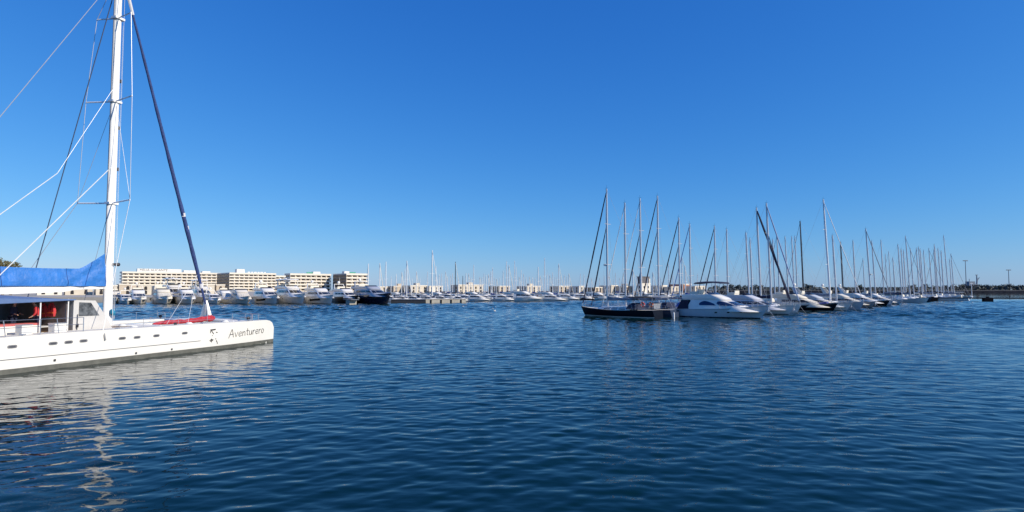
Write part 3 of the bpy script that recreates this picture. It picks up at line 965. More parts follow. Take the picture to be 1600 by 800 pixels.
# red sail bag lying on the trampoline
rr = random.Random(9)
def bag(name, a, b, ra, rb, label):
    root = None
    pts, rads = [], []
    a, b = Vector(a), Vector(b)
    for i in range(22):
        t = i / 21
        p = a + (b - a) * t + Vector((0, .07 * math.sin(t * 7), .03 * math.sin(t * 9)))
        r = (ra + (rb - ra) * t) * (1 + .16 * math.sin(i * 1.7) + rr.uniform(-.1, .1)) * (min(1, (t + .03) * 9) ** .5) * (min(1, (1.03 - t) * 12) ** .4)
        pts.append(p); rads.append(max(.04, r))
    o = MB().tube(pts, rads, 10, .8).mesh(name, M("red_sail_bag", (.46, .030, .045), .85, var=.35, scale=4, bump=1.0, bscale=5), True)
    ob = put(name, o)
    ob.location, ob.rotation_euler = CAT_LOC, (0, 0, CAT_RZ)
    return tag(ob, label, "sail bag")
bag("sail_bag", (1.3, -2.5, 1.84), (6.75, -2.1, 1.98), .12, .22, "long red sail bag lying on the catamaran's foredeck")

# life jackets hanging at the bulkhead
def life_jacket(x, y, z, lab):
    root = thing("life_jacket", cat_world(x, y, z), CAT_RZ, lab, "life jacket", "life jackets hanging in the catamaran's cockpit")
    for s in (-1, 1):
        MB().loft([[(-.05, s * .04, -.32), (.06, s * .04, -.32), (.06, s * .24, -.30), (-.05, s * .24, -.30)], [(-.07, s * .03, 0), (.08, s * .03, 0), (.08, s * .27, 0), (-.07, s * .27, 0)],
                   [(-.05, s * .09, .3), (.05, s * .09, .3), (.05, s * .2, .32), (-.05, s * .2, .32)]]).build("front_panel", RED, root, True)
    MB().tube([(0, -.14, .28), (0, -.08, .42), (0, .08, .42), (0, .14, .28)], .06, 7).build("collar", RED, root, True)
    MB().box((0, 0, -.1), (.19, .5, .05)).build("belt", ORANGE, root)
life_jacket(-5.25, -2.75, 2.95, "red life jacket hanging furthest aft under the catamaran awning")
life_jacket(-5.02, -1.7, 2.9, "red life jacket hanging beside the catamaran's pale deckhouse")

# ------------------------------------------------------------------ people in the cockpit
SKIN = M("skin", (.48, .27, .19), .6, var=.06)
def skin_mesh(name, nodes, edges, mat, parent, root=0, sub=1):
    me = bpy.data.meshes.new(name)
    me.from_pydata([n[:3] for n in nodes], edges, [])
    me.materials.append(mat)
    o = put(name, me, parent)
    m = o.modifiers.new("skin", 'SKIN')
    m.use_smooth_shade = True
    s = o.modifiers.new("sub", 'SUBSURF'); s.levels = s.render_levels = sub
    sv = me.skin_vertices[0].data if me.skin_vertices else None
    if sv is None:
        return o
    for i, nd in enumerate(nodes):
        r = nd[3]
        sv[i].radius = (r, nd[4] if len(nd) > 4 else r)
        sv[i].use_root = (i == root)
    return o
def skin_layer(me):
    if not me.skin_vertices:
        try: me.attributes.new("skin_vertices", 'FLOAT', 'POINT')
        except Exception: pass
def person(loc, rz, lean, shirt, trousers, capm, label, arm_down=True):
    root = thing("person", loc, rz, label, "person", "people in the catamaran's cockpit")
    L_ = lean
    def up(x, z):                                            # bends the upper body forward from the hips
        c, s = math.cos(L_), math.sin(L_)
        return (x * c + (z - .95) * s, .95 + (z - .95) * c - x * s)
    def P(x, y, z, r, r2=None):
        x, z = up(x, z) if z > .95 else (x, z)
        return (x, y, z, r, r2 or r)
    arms = lambda s: [P(.0, s * .19, 1.42, .055), P(.04, s * .25, 1.15, .045), P(.22, s * .22, .98 if arm_down else 1.1, .036)]
    nodes = [P(0, 0, .95, .14, .11), P(0, 0, 1.18, .12, .095), P(0, 0, 1.40, .13, .09), P(.01, 0, 1.50, .055), P(.03, 0, 1.60, .085), P(.035, 0, 1.70, .092)]
    edges = [(0, 1), (1, 2), (2, 3), (3, 4), (4, 5)]
    for s in (-1, 1):
        k = len(nodes)
        nodes += [P(0, s * .10, .90, .085), P(.03, s * .11, .50, .06), P(-.01, s * .11, .08, .042), P(.13, s * .12, .04, .035)]
        edges += [(0, k), (k, k + 1), (k + 1, k + 2), (k + 2, k + 3)]
        k = len(nodes)
        a = arms(s)
        hx, hy, hz = a[2][:3]
        nodes += a + [(hx + .07, hy, hz - .03, .032, .022)]
        edges += [(2, k), (k, k + 1), (k + 1, k + 2), (k + 2, k + 3)]
        for f in range(5):                                   # fingers
            off = (f - 2) * .018
            q = len(nodes)
            if f == 0:
                nodes += [(hx + .08, hy - s * .045, hz - .02, .010), (hx + .11, hy - s * .055, hz - .05, .009)]
                edges += [(k + 2, q), (q, q + 1)]
            else:
                nodes += [(hx + .125, hy + off, hz - .05, .010), (hx + .15 - abs(f - 3) * .006, hy + off, hz - .085, .008)]
                edges += [(k + 3, q), (q, q + 1)]
    skin_mesh("body", nodes, edges, SKIN, root)
    nd = [P(0, 0, .90, .22, .19), P(0, 0, 1.18, .185, .15), P(0, 0, 1.40, .165, .12), P(0, 0, 1.46, .09)]
    ed = [(0, 1), (1, 2), (2, 3)]
    for s in (-1, 1):
        k = len(nd); a = arms(s)
        nd += [(x, y, z, r + .022) for x, y, z, r, _ in a[:2]] + [(a[2][0] * .9 + a[1][0] * .1, a[2][1], a[2][2] * .9 + a[1][2] * .1, .05)]
        ed += [(2, k), (k, k + 1), (k + 1, k + 2)]
    skin_mesh("jacket", nd, ed, shirt, root)
    nd = [P(0, 0, .95, .16, .125)]
    ed = []
    for s in (-1, 1):
        k = len(nd)
        nd += [P(0, s * .10, .88, .10), P(.03, s * .11, .50, .078), P(-.01, s * .11, .13, .062)]
        ed += [(0, k), (k, k + 1), (k + 1, k + 2)]
    skin_mesh("trousers", nd, ed, trousers, root)
    hx, hz = up(.035, 1.70)
    MB().ball((hx - .01, 0, hz + .045), .105, 12, 8, (1.05, .95, .8)).box((hx + .12, 0, hz + .035), (.13, .15, .018)).build("cap", capm, root, True)
    fx, fz = up(.13, 1.665)
    face = MB().ball((fx, 0, fz), .018, 6, 5, (1, .8, 1.5))
    face.build("nose", SKIN, root, True)
    for s in (-1, 1):
        ex, ez = up(.118, 1.70)
        MB().ball((ex, s * .034, ez), .011, 6, 5).build("eye", DARKIN, root)
        ex, ez = up(.03, 1.68)
        MB().ball((ex, s * .095, ez), .026, 6, 5, (.7, .5, 1.2)).build("ear", SKIN, root, True)
    mx_, mz_ = up(.122, 1.615)
    MB().box((mx_, 0, mz_), (.012, .05, .01)).build("mouth", DARKIN, root)
    hx2, hz2 = up(-.03, 1.67)
    MB().ball((hx2, 0, hz2), .095, 10, 7, (.9, .98, 1.1)).build("hair", M("dark_hair", (.03, .02, .015), .8), root, True)
    return root
person(cat_world(-6.15, -3.05, 1.755) * 1.0, CAT_RZ + math.radians(150), .16, RED, CANVAS_NAVY, WHITE, "person in a red jacket and white cap leaning under the catamaran awning")
person(cat_world(-6.85, -2.2, 1.755) * 1.0, CAT_RZ + math.radians(-60), .05, CANVAS_NAVY, CANVAS_NAVY, WHITE, "person in dark clothes and pale cap standing behind the one in red", False)

# ------------------------------------------------------------------ hotels and town on the quay
HWALL = M("hotel_cream_render", (0.70, 0.61, 0.47), 0.85, var=0.08, scale=0.1)
HBAND = M("hotel_white_parapet", (0.76, 0.69, 0.57), 0.8, var=0.06, scale=0.2)
HWIN = glass("hotel_window_glass", (0.04, 0.035, 0.035), 0.15)
LIFT = M("white_roof_plant", (0.75, 0.73, 0.68), 0.8, var=0.08)
def add_text(name, body, size, mat, parent, loc, rz, thick=0.06):
    cu = bpy.data.curves.new(name, 'FONT')
    cu.body, cu.size, cu.extrude = body, size, thick
    cu.resolution_u = 3
    tmp = bpy.data.objects.new(name, cu)
    COL.objects.link(tmp)
    dg = bpy.context.evaluated_depsgraph_get(); dg.update()
    me = bpy.data.meshes.new_from_object(tmp.evaluated_get(dg))
    me.name = name
    bpy.data.objects.remove(tmp)
    me.materials.clear(); me.materials.append(mat)
    o = put(name, me, parent)
    o.location = loc
    o.rotation_euler = (math.radians(90), 0, rz)
    return o, me
def hotel(px0, d, length, roof, depth, label, storeys=6, bay=4.6, curve=0.0, left_rows=True, dark_end=False):
    """local frame: x along the front, -y outwards (the front faces the harbour), origin at the front left corner"""
    root = thing("hotel_building", (gx(px0, d), d, 1.5), math.atan2(E1.y, E1.x), label, "building", "hotel blocks on the quay")
    H = roof - 1.5
    sh = (H - 1.3) / storeys
    def plan(o, dp):
        pts = [(-o, -o), (length + o, -o), (length + o, dp + o)]
        if curve:                                            # rounded left end
            n = 6
            pts += [(curve * (1 - math.sin(math.pi / 2 * min(1, i / n + .12))) - o, dp + o - (dp * .55) * (i / n) ** 1.3) for i in range(n + 1)]
        else:
            pts += [(-o, dp + o)]
        return pts
    dp_of = lambda k: depth * (1 - (.8 * k / (storeys - 1) if curve else 0))       # the rounded end steps back storey by storey
    for k in range(storeys):
        z = k * sh
        MB().prism(plan(-1.1, dp_of(k)), z, z + sh - .05).build("wall", HWALL, root)
        MB().prism(plan(0.0, dp_of(k)), z + sh - 0.40, z + sh + 0.85 if k < storeys - 1 else H).build("balcony_parapet", HBAND, root)
    n = int(length / bay)
    bay = length / n
    wm = MB().box((0, 0, 0), (bay * .60, .06, sh * .46)).mesh("window", HWIN)
    pm = MB().box((0, 0, 0), (.22, .95, sh - 1.03)).mesh("balcony_partition", HBAND)
    for k in range(storeys):
        z = k * sh + .78 + (sh - 1.03) / 2
        for i in range(n):
            w = put("window", wm, root)
            w.location = ((i + .5) * bay + (.3 if (i * 7 + k * 3) % 5 else -.2), 1.06, z if k else z - .1)
        for i in range(n + 1):
            p = put("balcony_partition", pm, root)
            p.location = (min(max(i * bay, .13), length - .13), .55, z)
    if dark_end:  # dark glazing and grey bands put this end's shade into their colour
        dg = M("dark_end_shade_glazing", (.035, .035, .045), .35, var=.3, scale=.3)
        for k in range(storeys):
            MB().box((-.12, depth / 2, k * sh + sh * .5 + .1), (.2, depth + .2, sh * .72)).build("shade_glazing_band", dg, root)
            MB().box((-.10, depth / 2, k * sh + sh * .96 + .1), (.15, depth, sh * .2)).build("end_shade_spandrel", M("end_shade_grey", (.13, .12, .12), .7), root)
    if left_rows and not dark_end:
        m = max(2, int(depth / bay))
        for k in range(storeys):
            for i in range(m):
                if (i + .8) * depth / m > dp_of(k) * .45 and curve: continue
                w = put("window", wm, root)
                w.location = (1.06, (i + .5) * depth / m, k * sh + .78 + (sh - 1.03) / 2); w.rotation_euler = (0, 0, math.pi / 2)
    return root, H
W1, H1 = hotel(190, 600, 91.8, 21.4, 16, "long white hotel with a rooftop name sign and rows of balconies")
rz1 = 0.0
MB().box((33.2, 4.5, H1 + 1.55), (40, 5, 3.3)).build("sign_wall", LIFT, W1)
add_text("sign_lettering", "MELIÁ ALICANTE", 3.3, M("grey_sign_letters", (.16, .14, .13), .6), W1, (15.2, 1.96, H1 + .75), 0.0, 0.05)
MB().box((62, 7, H1 + 1.1), (12, 6, 2.2)).build("roof_plant", LIFT, W1)
MB().box((78, 7, H1 + .8), (8, 6, 1.6)).build("roof_plant", LIFT, W1)
W2, H2 = hotel(358, 600, 46, 20.3, 44, "hotel block with a shade-darkened glazed left end and a white box on its roof", dark_end=True)
MB().box((11.5, 6, H2 + 1.8), (7.6, 6, 3.7)).build("roof_plant", LIFT, W2)
for i, w in enumerate((2.2, 1.6, 2.4, 1.8, 2.6, 1.5)):
    MB().box((20 + i * 3.2, 5, H2 + .6), (w, .3, 1.2)).build("roof_sign_panel", LIFT, W2)
W3, H3 = hotel(453, 560, 40, 18.5, 15, "cream apartment block behind the yacht with the tall radar arch", storeys=5)
GREEN = M("green_sign", (.05, .30, .22), .6)
MB().box((20, 4, H3 + .8), (6, .4, 1.3)).build("roof_sign_panel", GREEN, W3)
MB().box((27, 6, H3 + 1.0), (7, 5, 2.0)).build("roof_plant", LIFT, W3)
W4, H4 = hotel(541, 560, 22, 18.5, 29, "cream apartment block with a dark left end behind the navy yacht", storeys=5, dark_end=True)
MB().box((8, 4, H4 + .7), (6, .4, 1.2)).build("roof_sign_panel", GREEN, W4)
MB().box((3, 8, H4 + 1.0), (5, 5, 2.0)).build("roof_plant", LIFT, W4)

W5, H5 = hotel(428, 650, 22, 18.4, 14, "set-back cream hotel block closing the gap behind the radar-arch yacht", storeys=5)
HOUSE = [M("house_cream", (.62, .55, .44), .9, var=.1, scale=.4), M("house_ochre", (.54, .45, .34), .9, var=.1, scale=.4),
         M("house_white", (.72, .67, .57), .9, var=.08, scale=.4), M("house_terracotta", (.42, .22, .15), .9, var=.15, scale=.4)]
DARKROOF = M("dark_tower_cladding", (.13, .12, .12), .7, var=.15)
def arch_pane(w, h, name="window"):
    pts = [(-w / 2, 0, 0), (w / 2, 0, 0)] + [(w / 2 * math.cos(a), 0, h - w / 2 + w / 2 * math.sin(a)) for a in [math.pi * i / 8 for i in range(9)]]
    n = len(pts)
    vs = pts + [(x, .12, z) for x, _, z in pts]
    return MB().add(vs, [tuple(range(n)), tuple(reversed(range(n, 2 * n)))] + [(i, i + n, (i + 1) % n + n, (i + 1) % n) for i in range(n)]).mesh(name, HWIN)
ARCH = arch_pane(1.15, 1.6)
def town_house(px0, px1, ytop, d, mat, label, depth=9.0, cat="house", group="low pale houses along the far quay", storeys=2, roofbox=0):
    m1 = (px1 - 800) / 940
    x0 = gx(px0, d)
    w = (m1 * d - x0) / (E1.x - m1 * E1.y)
    top = at(px0, ytop, d).z
    H = top - 1.5
    root = thing("town_house", (x0, d, 1.5), math.atan2(E1.y, E1.x), label, cat, group)
    MB().box((w / 2, depth / 2, H / 2), (w, depth, H)).build("wall", mat, root)
    MB().box((w / 2, .1, H - .05), (w + .3, .5, .5)).build("cornice", HBAND, root)
    n = max(1, int(w / 3.4))
    for k in range(storeys):
        for i in range(n):
            p = put("window", ARCH, root)
            p.location = ((i + .5) * w / n, -.05, .35 + k * (H - .8) / storeys)
    m = max(1, int(depth / 3.4))
    for k in range(storeys):
        for i in range(m):
            p = put("window", ARCH, root)
            p.location = (-.05, (i + .5) * depth / m, .35 + k * (H - .8) / storeys); p.rotation_euler = (0, 0, -math.pi / 2)
    if roofbox:
        MB().box((w * .6, depth * .5, H + roofbox / 2), (min(w * .5, 3), 3, roofbox)).build("roof_plant", mat, root)
    return root, w, H
NB_ = "low pale houses along the far quay"
HS = [(572, 612, 448, 0, "long low cream house right of the navy yacht's bow"), (615, 640, 447, 1, "low ochre house behind the dark pontoon"),
      (642, 668, 446, 0, "low cream house with a roof box left of the tallest far mast"), (671, 692, 447, 2, "low whitish house right behind the tallest far mast"),
      (716, 755, 445, 0, "broad cream house behind the end of the pale pontoon"), (780, 797, 447, 1, "narrow ochre house left of the pair of tall far masts"),
      (824, 845, 447, 0, "cream house with arches behind the white flybridge boat"), (874, 893, 447, 1, "ochre arched house left of the black sailboat's bow"),
      (905, 913, 447, 2, "narrow white house behind the black sailboat's forestay"), (930, 941, 449, 1, "low ochre house behind the black sailboat's bow"),
      (955, 965, 446, 0, "small cream house just right of the black sailboat's mast"), (976, 990, 447, 1, "ochre house between the first grey masts"),
      (1034, 1042, 446, 2, "narrow white house right of the harbour tower"), (1049, 1060, 448, 0, "cream house two roofs right of the harbour tower"),
      (1068, 1080, 444, 3, "reddish terracotta house left of the flybridge motor yacht"), (1086, 1101, 447, 0, "last cream house before the breakwater")]
for i, (a, b, y, m, lab) in enumerate(HS):
    town_house(a, b, y, 384 + (i * 5) % 9, HOUSE[m], lab, 8.5 + (i * 3) % 4, group=NB_, roofbox=(1.6 if i in (1, 2, 4, 6, 11) else 0))
tw, w, H = town_house(1003, 1016, 443, 384, HOUSE[2], "pale harbour tower with a dark top storey among the grey masts", 3.5, "tower", None)
tw.name = "harbour_tower"
MB().loft([[(.2, .3, H), (w - 1.4, .3, H), (w - 1.4, 3.2, H), (.2, 3.2, H)], [(-.2, -.2, H + 4.2), (w - 1.0, -.2, H + 4.2), (w - 1.0, 3.6, H + 4.2), (-.2, 3.6, H + 4.2)]]).build("control_room", DARKROOF, tw)
MB().box((w / 2 - .6, 1.7, H + 4.4), (w - .6, 4.2, .3)).build("roof_slab", DARKROOF, tw)
MB().box((w - .5, .6, H + 1.6), (1.0, 1.0, 3.2)).build("stair_shaft", HOUSE[2], tw)
SH = [(58, 98, 447, 246, 2, "low white quay building seen under the catamaran's boom"), (102, 146, 446, 252, 0, "low cream quay building between boom and awning by the mast"), (150, 184, 446, 250, 0, "low cream quay building glimpsed left of the catamaran's mast"), (186, 214, 444, 255, 1, "low ochre quay building right of the catamaran's mast"),
      (216, 240, 445, 262, 0, "low cream quay building below the hotel sign"), (242, 262, 447, 250, 2, "low white quay building behind the beige-covered yacht"),
      (309, 336, 444, 262, 0, "low yellowish quay building below the hotel's shaded end"), (338, 352, 445, 268, 1, "small ochre quay building at the foot of the shaded hotel end")]
for i, (a, b, y, d, m, lab) in enumerate(SH):
    r, w, H = town_house(a, b, y, d, HOUSE[m], lab, 7, "building", "low buildings on the quay below the hotel")
    r.name = "quay_building"

# ------------------------------------------------------------------ trees
LEAF = [M("leaf_dark", (.045, .060, .045), .7, var=.3, scale=.8), M("leaf_olive", (.17, .15, .06), .7, var=.3, scale=.8), M("leaf_grey_green", (.065, .078, .075), .7, var=.3, scale=.8)]
BARK = M("bark", (.12, .085, .06), .9, var=.3, scale=3)
def tree(loc, h, r, mat, label, group, seed, n=260, leaf=.5, name="tree"):
    rg = random.Random(seed)
    root = thing(name, loc, rg.random() * 6, label, "tree", group)
    tb = MB().tube([(0, 0, -.2), (.1, 0, h * .3), (0, .1, h * .62)], [h * .035, h * .026, h * .012], 7)
    for k in range(5):
        a = k * 1.3 + rg.random()
        tb.tube([(.05, 0, h * (.35 + .05 * k)), (math.cos(a) * r * .35, math.sin(a) * r * .35, h * (.55 + .05 * k)), (math.cos(a) * r * .7, math.sin(a) * r * .7, h * (.66 + .05 * k))], [h * .014, h * .009, h * .004], 5)
    tb.build("trunk", BARK, root)
    lobes = [(rg.uniform(-.55, .55) * r, rg.uniform(-.55, .55) * r, h * rg.uniform(.55, .86), r * rg.uniform(.35, .6)) for _ in range(9)]
    mb = MB()
    for i in range(n):
        cx, cy, cz, cr = lobes[i % 9]
        v = Vector((rg.gauss(0, 1), rg.gauss(0, 1), rg.gauss(0, .8))).normalized() * cr * rg.uniform(.55, 1.05)
        c = Vector((cx, cy, cz)) + v
        a = Vector((rg.gauss(0, 1), rg.gauss(0, 1), rg.gauss(0, .6))).normalized()
        b = a.cross(Vector((rg.gauss(0, 1), rg.gauss(0, 1), rg.gauss(0, 1)))).normalized()
        s = leaf * rg.uniform(.6, 1.3)
        mb.add([c - a * s, c - b * s * .6, c + a * s, c + b * s * .6], [(0, 1, 2, 3)])
    mb.build("crown", mat, root)
    return root
for i, (px, yt, d, lab) in enumerate(((-14, 405, 262, "olive-brown tree at the photo's left edge, cut by the frame"), (4, 409, 250, "olive tree above the blue sail cover's left end"),
                                      (17, 413, 256, "small olive tree right of its neighbours above the blue sail cover"))):
    h = at(px, yt, d).z - 1.5
    tree((gx(px, d), d, 1.5), h + 2.2, 4.8 - i * .6, LEAF[1], lab, "trees at the left edge", 40 + i, 700, .42)

# ------------------------------------------------------------------ breakwater on the right
ROCK = M("breakwater_rock", (.014, .016, .021), .95, var=.45, scale=.25, bump=.8, bscale=.6, spec=.05)
def breakwater():
    rg = random.Random(5)
    rows = []
    x0, x1, n = gx(1080, 600), gx(1900, 600), 150
    for i in range(n + 1):
        x = x0 + (x1 - x0) * i / n
        j = lambda a: rg.uniform(-a, a)
        rows.append([(x, 588 + j(1.5), -1.5), (x, 592 + j(1.2), .5 + j(.5)), (x, 596 + j(1), 1.5 + j(.4)), (x, 599, 2.1 + j(.15)), (x, 640, 2.1), (x, 644, -1.5)])
    o = MB().loft(rows, closed=False).build("breakwater", ROCK)
    tag(o, "dark rock breakwater along the right horizon", kind="structure")
    w = MB().box(((x0 + x1) / 2, 602, 2.35), (x1 - x0, 1.2, .7)).build("sea_wall", M("pale_sea_wall", (.12, .12, .12), .9, var=.2, scale=.2))
    tag(w, "low pale wall along the top of the rock breakwater", "wall")
breakwater()
rg = random.Random(21)
pxs = [1120, 1131, 1143, 1153, 1166, 1178, 1190, 1262, 1268, 1345, 1425, 1446, 1462, 1478, 1493, 1503, 1514, 1523, 1533, 1542, 1551, 1560, 1570, 1578, 1587, 1597]
tl = ["breakwater tree with the grey ship's crane above it", "rounded breakwater tree right of the white marker post", "second breakwater tree right of the white marker post",
      "breakwater tree midway between the two lamp masts", "breakwater tree left of the far lamp mast", "breakwater tree right behind the far lamp mast", "breakwater tree second from the right frame edge",
      "breakwater tree at the right frame edge"]
seen_labels = {1523: tl[0], 1533: tl[1], 1542: tl[2], 1551: tl[3], 1570: tl[4], 1578: tl[5], 1587: tl[6], 1597: tl[7]}
TORD = ["first", "second", "third", "fourth", "fifth", "sixth", "seventh", "eighth", "ninth", "tenth", "eleventh", "twelfth", "thirteenth", "fourteenth", "fifteenth", "sixteenth", "seventeenth", "eighteenth", "nineteenth", "twentieth"] + ["next"] * 10
for i, px in enumerate(pxs):
    d = 612 + (i * 7) % 16
    yt = 446.8 - (i * 5 % 4) * .7
    h = at(px, yt, d).z - 2.1
    tree((gx(px, d), d, 2.1), h, 3.6 + (i % 3) * .5, LEAF[2] if i % 3 else LEAF[0], seen_labels.get(px) or "low grey-green tree seen between moored masts, %s from the breakwater's left end" % TORD[i], "trees on the breakwater", 100 + i, 200, .75)
# hedge that fills the belt under the trees
mb = MB()
for i in range(5200):
    c = Vector((gx(1112 + 520 * rg.random(), 625), 606 + 34 * rg.random(), 2.1 + 3.4 * rg.random() ** .8))
    a = Vector((rg.gauss(0, 1), rg.gauss(0, 1), rg.gauss(0, 1))).normalized(); b = a.cross(Vector((rg.gauss(0, 1), 1, rg.gauss(0, 1)))).normalized()
    s = rg.uniform(.5, 1.1)
    mb.add([c - a * s, c - b * s, c + a * s, c + b * s], [(0, 1, 2, 3)])
tag(mb.build("shrub_belt", LEAF[2]), "grey-green shrubs massed along the breakwater", "shrubs", kind="stuff")
LAMPM = M("grey_galvanised_steel", (.22, .24, .27), .6, .3)
def lamp_mast(px, yt, d, label):
    z1 = at(px, yt, d).z
    root = thing("lamp_mast", (gx(px, d), d, 2.0), 0, label, "lamp post", "tall lamp masts on the breakwater")
    MB().tube([(0, 0, 0), (0, 0, z1 - 2.0)], [.42, .26], 8).build("pole", LAMPM, root, True)
    MB().box((0, 0, z1 - 2.0), (4.6, .5, .35)).build("crossbar", LAMPM, root)
    for x in (-2, -.7, .7, 2):
        MB().box((x, -.2, z1 - 2.45), (.9, .7, .5)).build("floodlight", LAMPM, root)
lamp_mast(1510, 407, 620, "tall T-topped lamp mast right of the last moored masts")
lamp_mast(1577, 421.5, 635, "shorter, fainter T-topped lamp mast near the right frame edge")
SHIPG = M("grey_ship_paint", (.20, .24, .29), .7, var=.1)
def ship():
    d = 820
    root = thing("grey_ship", (gx(1522, d), d, 0), 0, "grey ship's upperworks and leaning crane behind the breakwater", "ship")
    h = Hull(46, 12, (5, 4.5, 7), over=4, transom=.8)
    h.shell(16, 4).build("hull", SHIPG, root, True)
    MB().box((-4, 0, 7.5), (12, 9, 6)).build("deckhouse", SHIPG, root)
    MB().box((-5, 0, 12), (8, 7, 4)).build("bridge", SHIPG, root)
    MB().tube([(-6, 0, 14), (-6, 0, 17.5)], .4, 6).build("signal_mast", SHIPG, root)
    MB().tube([(3, 0, 5), (4.5, 0, 15), (4.2, 0, 23)], [1.3, 1.0, .6], 6).build("crane_post", SHIPG, root)
    MB().tube([(3.8, 0, 14), (7.8, 0, 19.5)], [.7, .5], 6).build("crane_jib", SHIPG, root)
    MB().box((4.2, 0, 22.8), (3, 1, .8)).build("radar_bar", SHIPG, root)
ship()

# ------------------------------------------------------------------ floating walkway with square floats, marker post
def walkway():
    a, b = Vector((gx(1432, 205), 205, 0)), Vector((gx(1700, 192), 192, 0))
    d = (b - a)
    rz = math.atan2(d.y, d.x)
    root = thing("floating_walkway", a, rz, "thin dark floating walkway on square floats at the right", "walkway")
    L = d.length
    MB().box((L / 2, 0, 1.08), (L, 1.1, .36)).build("walk_deck", M("walkway_dark", (.02,.022,.03), .9, spec=.05), root)
    for px in (1472, 1544, 1616, 1688):
        t = (gx(px, 199) - a.x) / d.x
        MB().box((t * L, 0, .45), (2.5, 1.9, 1.05)).box((t * L, 0, 1.3), (.9, .5, .5)).build("float", RUBBER, root)
    p = a + d * ((gx(1521, 200) - a.x) / d.x)
    r = thing("marker_post", (p.x, p.y + .2, 1.25), 0, "thin white marker post standing on the floating walkway", "post")
    MB().tube([(0, 0, 0), (0, 0, 4.9)], [.12, .09], 8).build("pole", WHITEMAST, r, True)
    MB().box((0, 0, 4.7), (.9, .1, .14)).build("crossbar", WHITEMAST, r)
    MB().tube([(0, 0, 0), (.2, 0, .5)], [.28, .1], 7).build("base_collar", WHITEMAST, r)
walkway()

# ------------------------------------------------------------------ boats
PLACED = []
def rect(c, hd, L, B):
    f, s = Vector((hd[0], hd[1])).normalized(), None
    s = Vector((-f.y, f.x))
    return (Vector((c[0], c[1])), f, s, L / 2, B / 2)
def clash(a, b):
    d = b[0] - a[0]
    if d.length > a[3] + b[3] + 2: return False
    for ax in (a[1], a[2], b[1], b[2]):
        ra = a[3] * abs(a[1].dot(ax)) + a[4] * abs(a[2].dot(ax))
        rb = b[3] * abs(b[1].dot(ax)) + b[4] * abs(b[2].dot(ax))
        if abs(d.dot(ax)) > ra + rb: return False
    return True
HR, HL, HE = Vector((.74, -.68, 0)).normalized(), Vector((-.74, .68, 0)).normalized(), Vector((.65, -.76, 0)).normalized()
def by_bow(px, d, L, hd):
    b = Vector((gx(px, d), d, 0))
    return b - hd * (L / 2)
def by_mast(px, d, L, hd, fwd):
    m = Vector((gx(px, d), d, 0))
    return m - hd * (L / 2 - fwd)
def hz(hd): return math.atan2(hd.y, hd.x)

# big yachts moored bow-out below the hotel
YG = "motor yachts moored in front of the hotels"
def Y(px, d, L, B, label, **k):
    hd = Vector((.60 + k.pop("turn", 0), -.80, 0)).normalized()
    c = by_bow(px, d, L, hd)
    PLACED.append(rect(c, hd, L, B))
    fb = (L * .065 + .5, L * .07 + .6, L * .10 + .65)
    return motor_yacht(c, hz(hd), L, B, label, YG, fb=k.pop("fb", fb), fenders=1, **k)
LAVGREY = M("silver_grey_gelcoat", (.40, .42, .46), .3, var=.06, coat=.2)
Y(182, 166, 12, 3.9, "small cream motor yacht nearest the catamaran's mast", topmat=CREAM, hullmat=CREAM, arch=False, ports=0)
Y(200, 163, 11, 3.7, "small white motor yacht with a blue waterline just right of the catamaran's mast", fly=False, stripe=CANVAS_BLUE, ports=1)
Y(221, 163, 15, 4.6, "white flybridge yacht with one dark window band left of the beige-covered yacht", winmat=GLASS, domes=1, ports=2)
Y(262, 162, 17, 5.0, "white yacht with its whole front under a beige cover below the hotel sign", topmat=CANVAS_CREAM, screen_cover=CANVAS_CREAM, domes=2, ports=1, mastpole=2)
Y(283, 168, 25, 5.6, "tall triple-deck white yacht with two domes below the hotel", hardtop=True, domes=2, mastpole=2.5, ports=2, low=1.25)
Y(300, 162, 16, 4.6, "white flybridge yacht right under the catamaran's blue forestay sail", ports=2, domes=1)
Y(327, 172, 22, 4.9, "tall white yacht with a dark upper window band right of the blue forestay sail", hardtop=True, ports=2, domes=1, low=1.2, winmat=GLASS)
Y(341, 162, 12, 3.9, "low white yacht with a small rounded bow left of the white-tented yacht", fly=False, hullmat=WHITE, ports=0)
Y(362, 168, 14, 4.2, "white-tented yacht with a sloping white cover over its house", topmat=WHITE, screen_cover=CANVAS_CREAM, fly=True, arch=False, ports=1)
Y(389, 161, 16, 4.8, "cream yacht with round portholes left of the yacht with three slanted hull windows", hullmat=CREAM, topmat=CREAM, ports=3, arch=False, screen_cover=CANVAS_CREAM)
Y(434, 161, 20, 5.3, "white yacht with slanted black hull windows below the right hotel wing", hullmat=WHITE, ports=0, hull_windows=True, domes=1)
Y(477, 162, 24, 5.4, "big white yacht with a tall radar arch and two domes", domes=2, hardtop=True, mastpole=2.5, ports=1, low=1.1)
Y(521, 162, 20, 5.2, "white yacht with one long black hull window beside the big radar-arch yacht", hull_windows=True, ports=0, domes=1)
Y(561, 168, 18, 5.0, "white-topped dark-hulled yacht left of the big navy yacht", hullmat=BLACKH, ports=0, domes=1, mastpole=2)
Y(611, 163, 25, 5.8, "big navy-hulled yacht with silver-white upper decks at the end of the row", hullmat=NAVY, topmat=LAVGREY, ports=0, domes=1, mastpole=3)
r = thing("passerelle_raft", Vector((gx(549, 160), 160, 0)), hz(HE), "pale square raft floating below the dark-hulled yacht", "raft")
MB().box((0, 0, .5), (2.2, 2.0, 1.5)).build("raft_block", CONC, r)
MB().box((0, 0, 1.3), (4.8, 2.2, .14)).build("raft_deck", CANVAS_GREY, r)

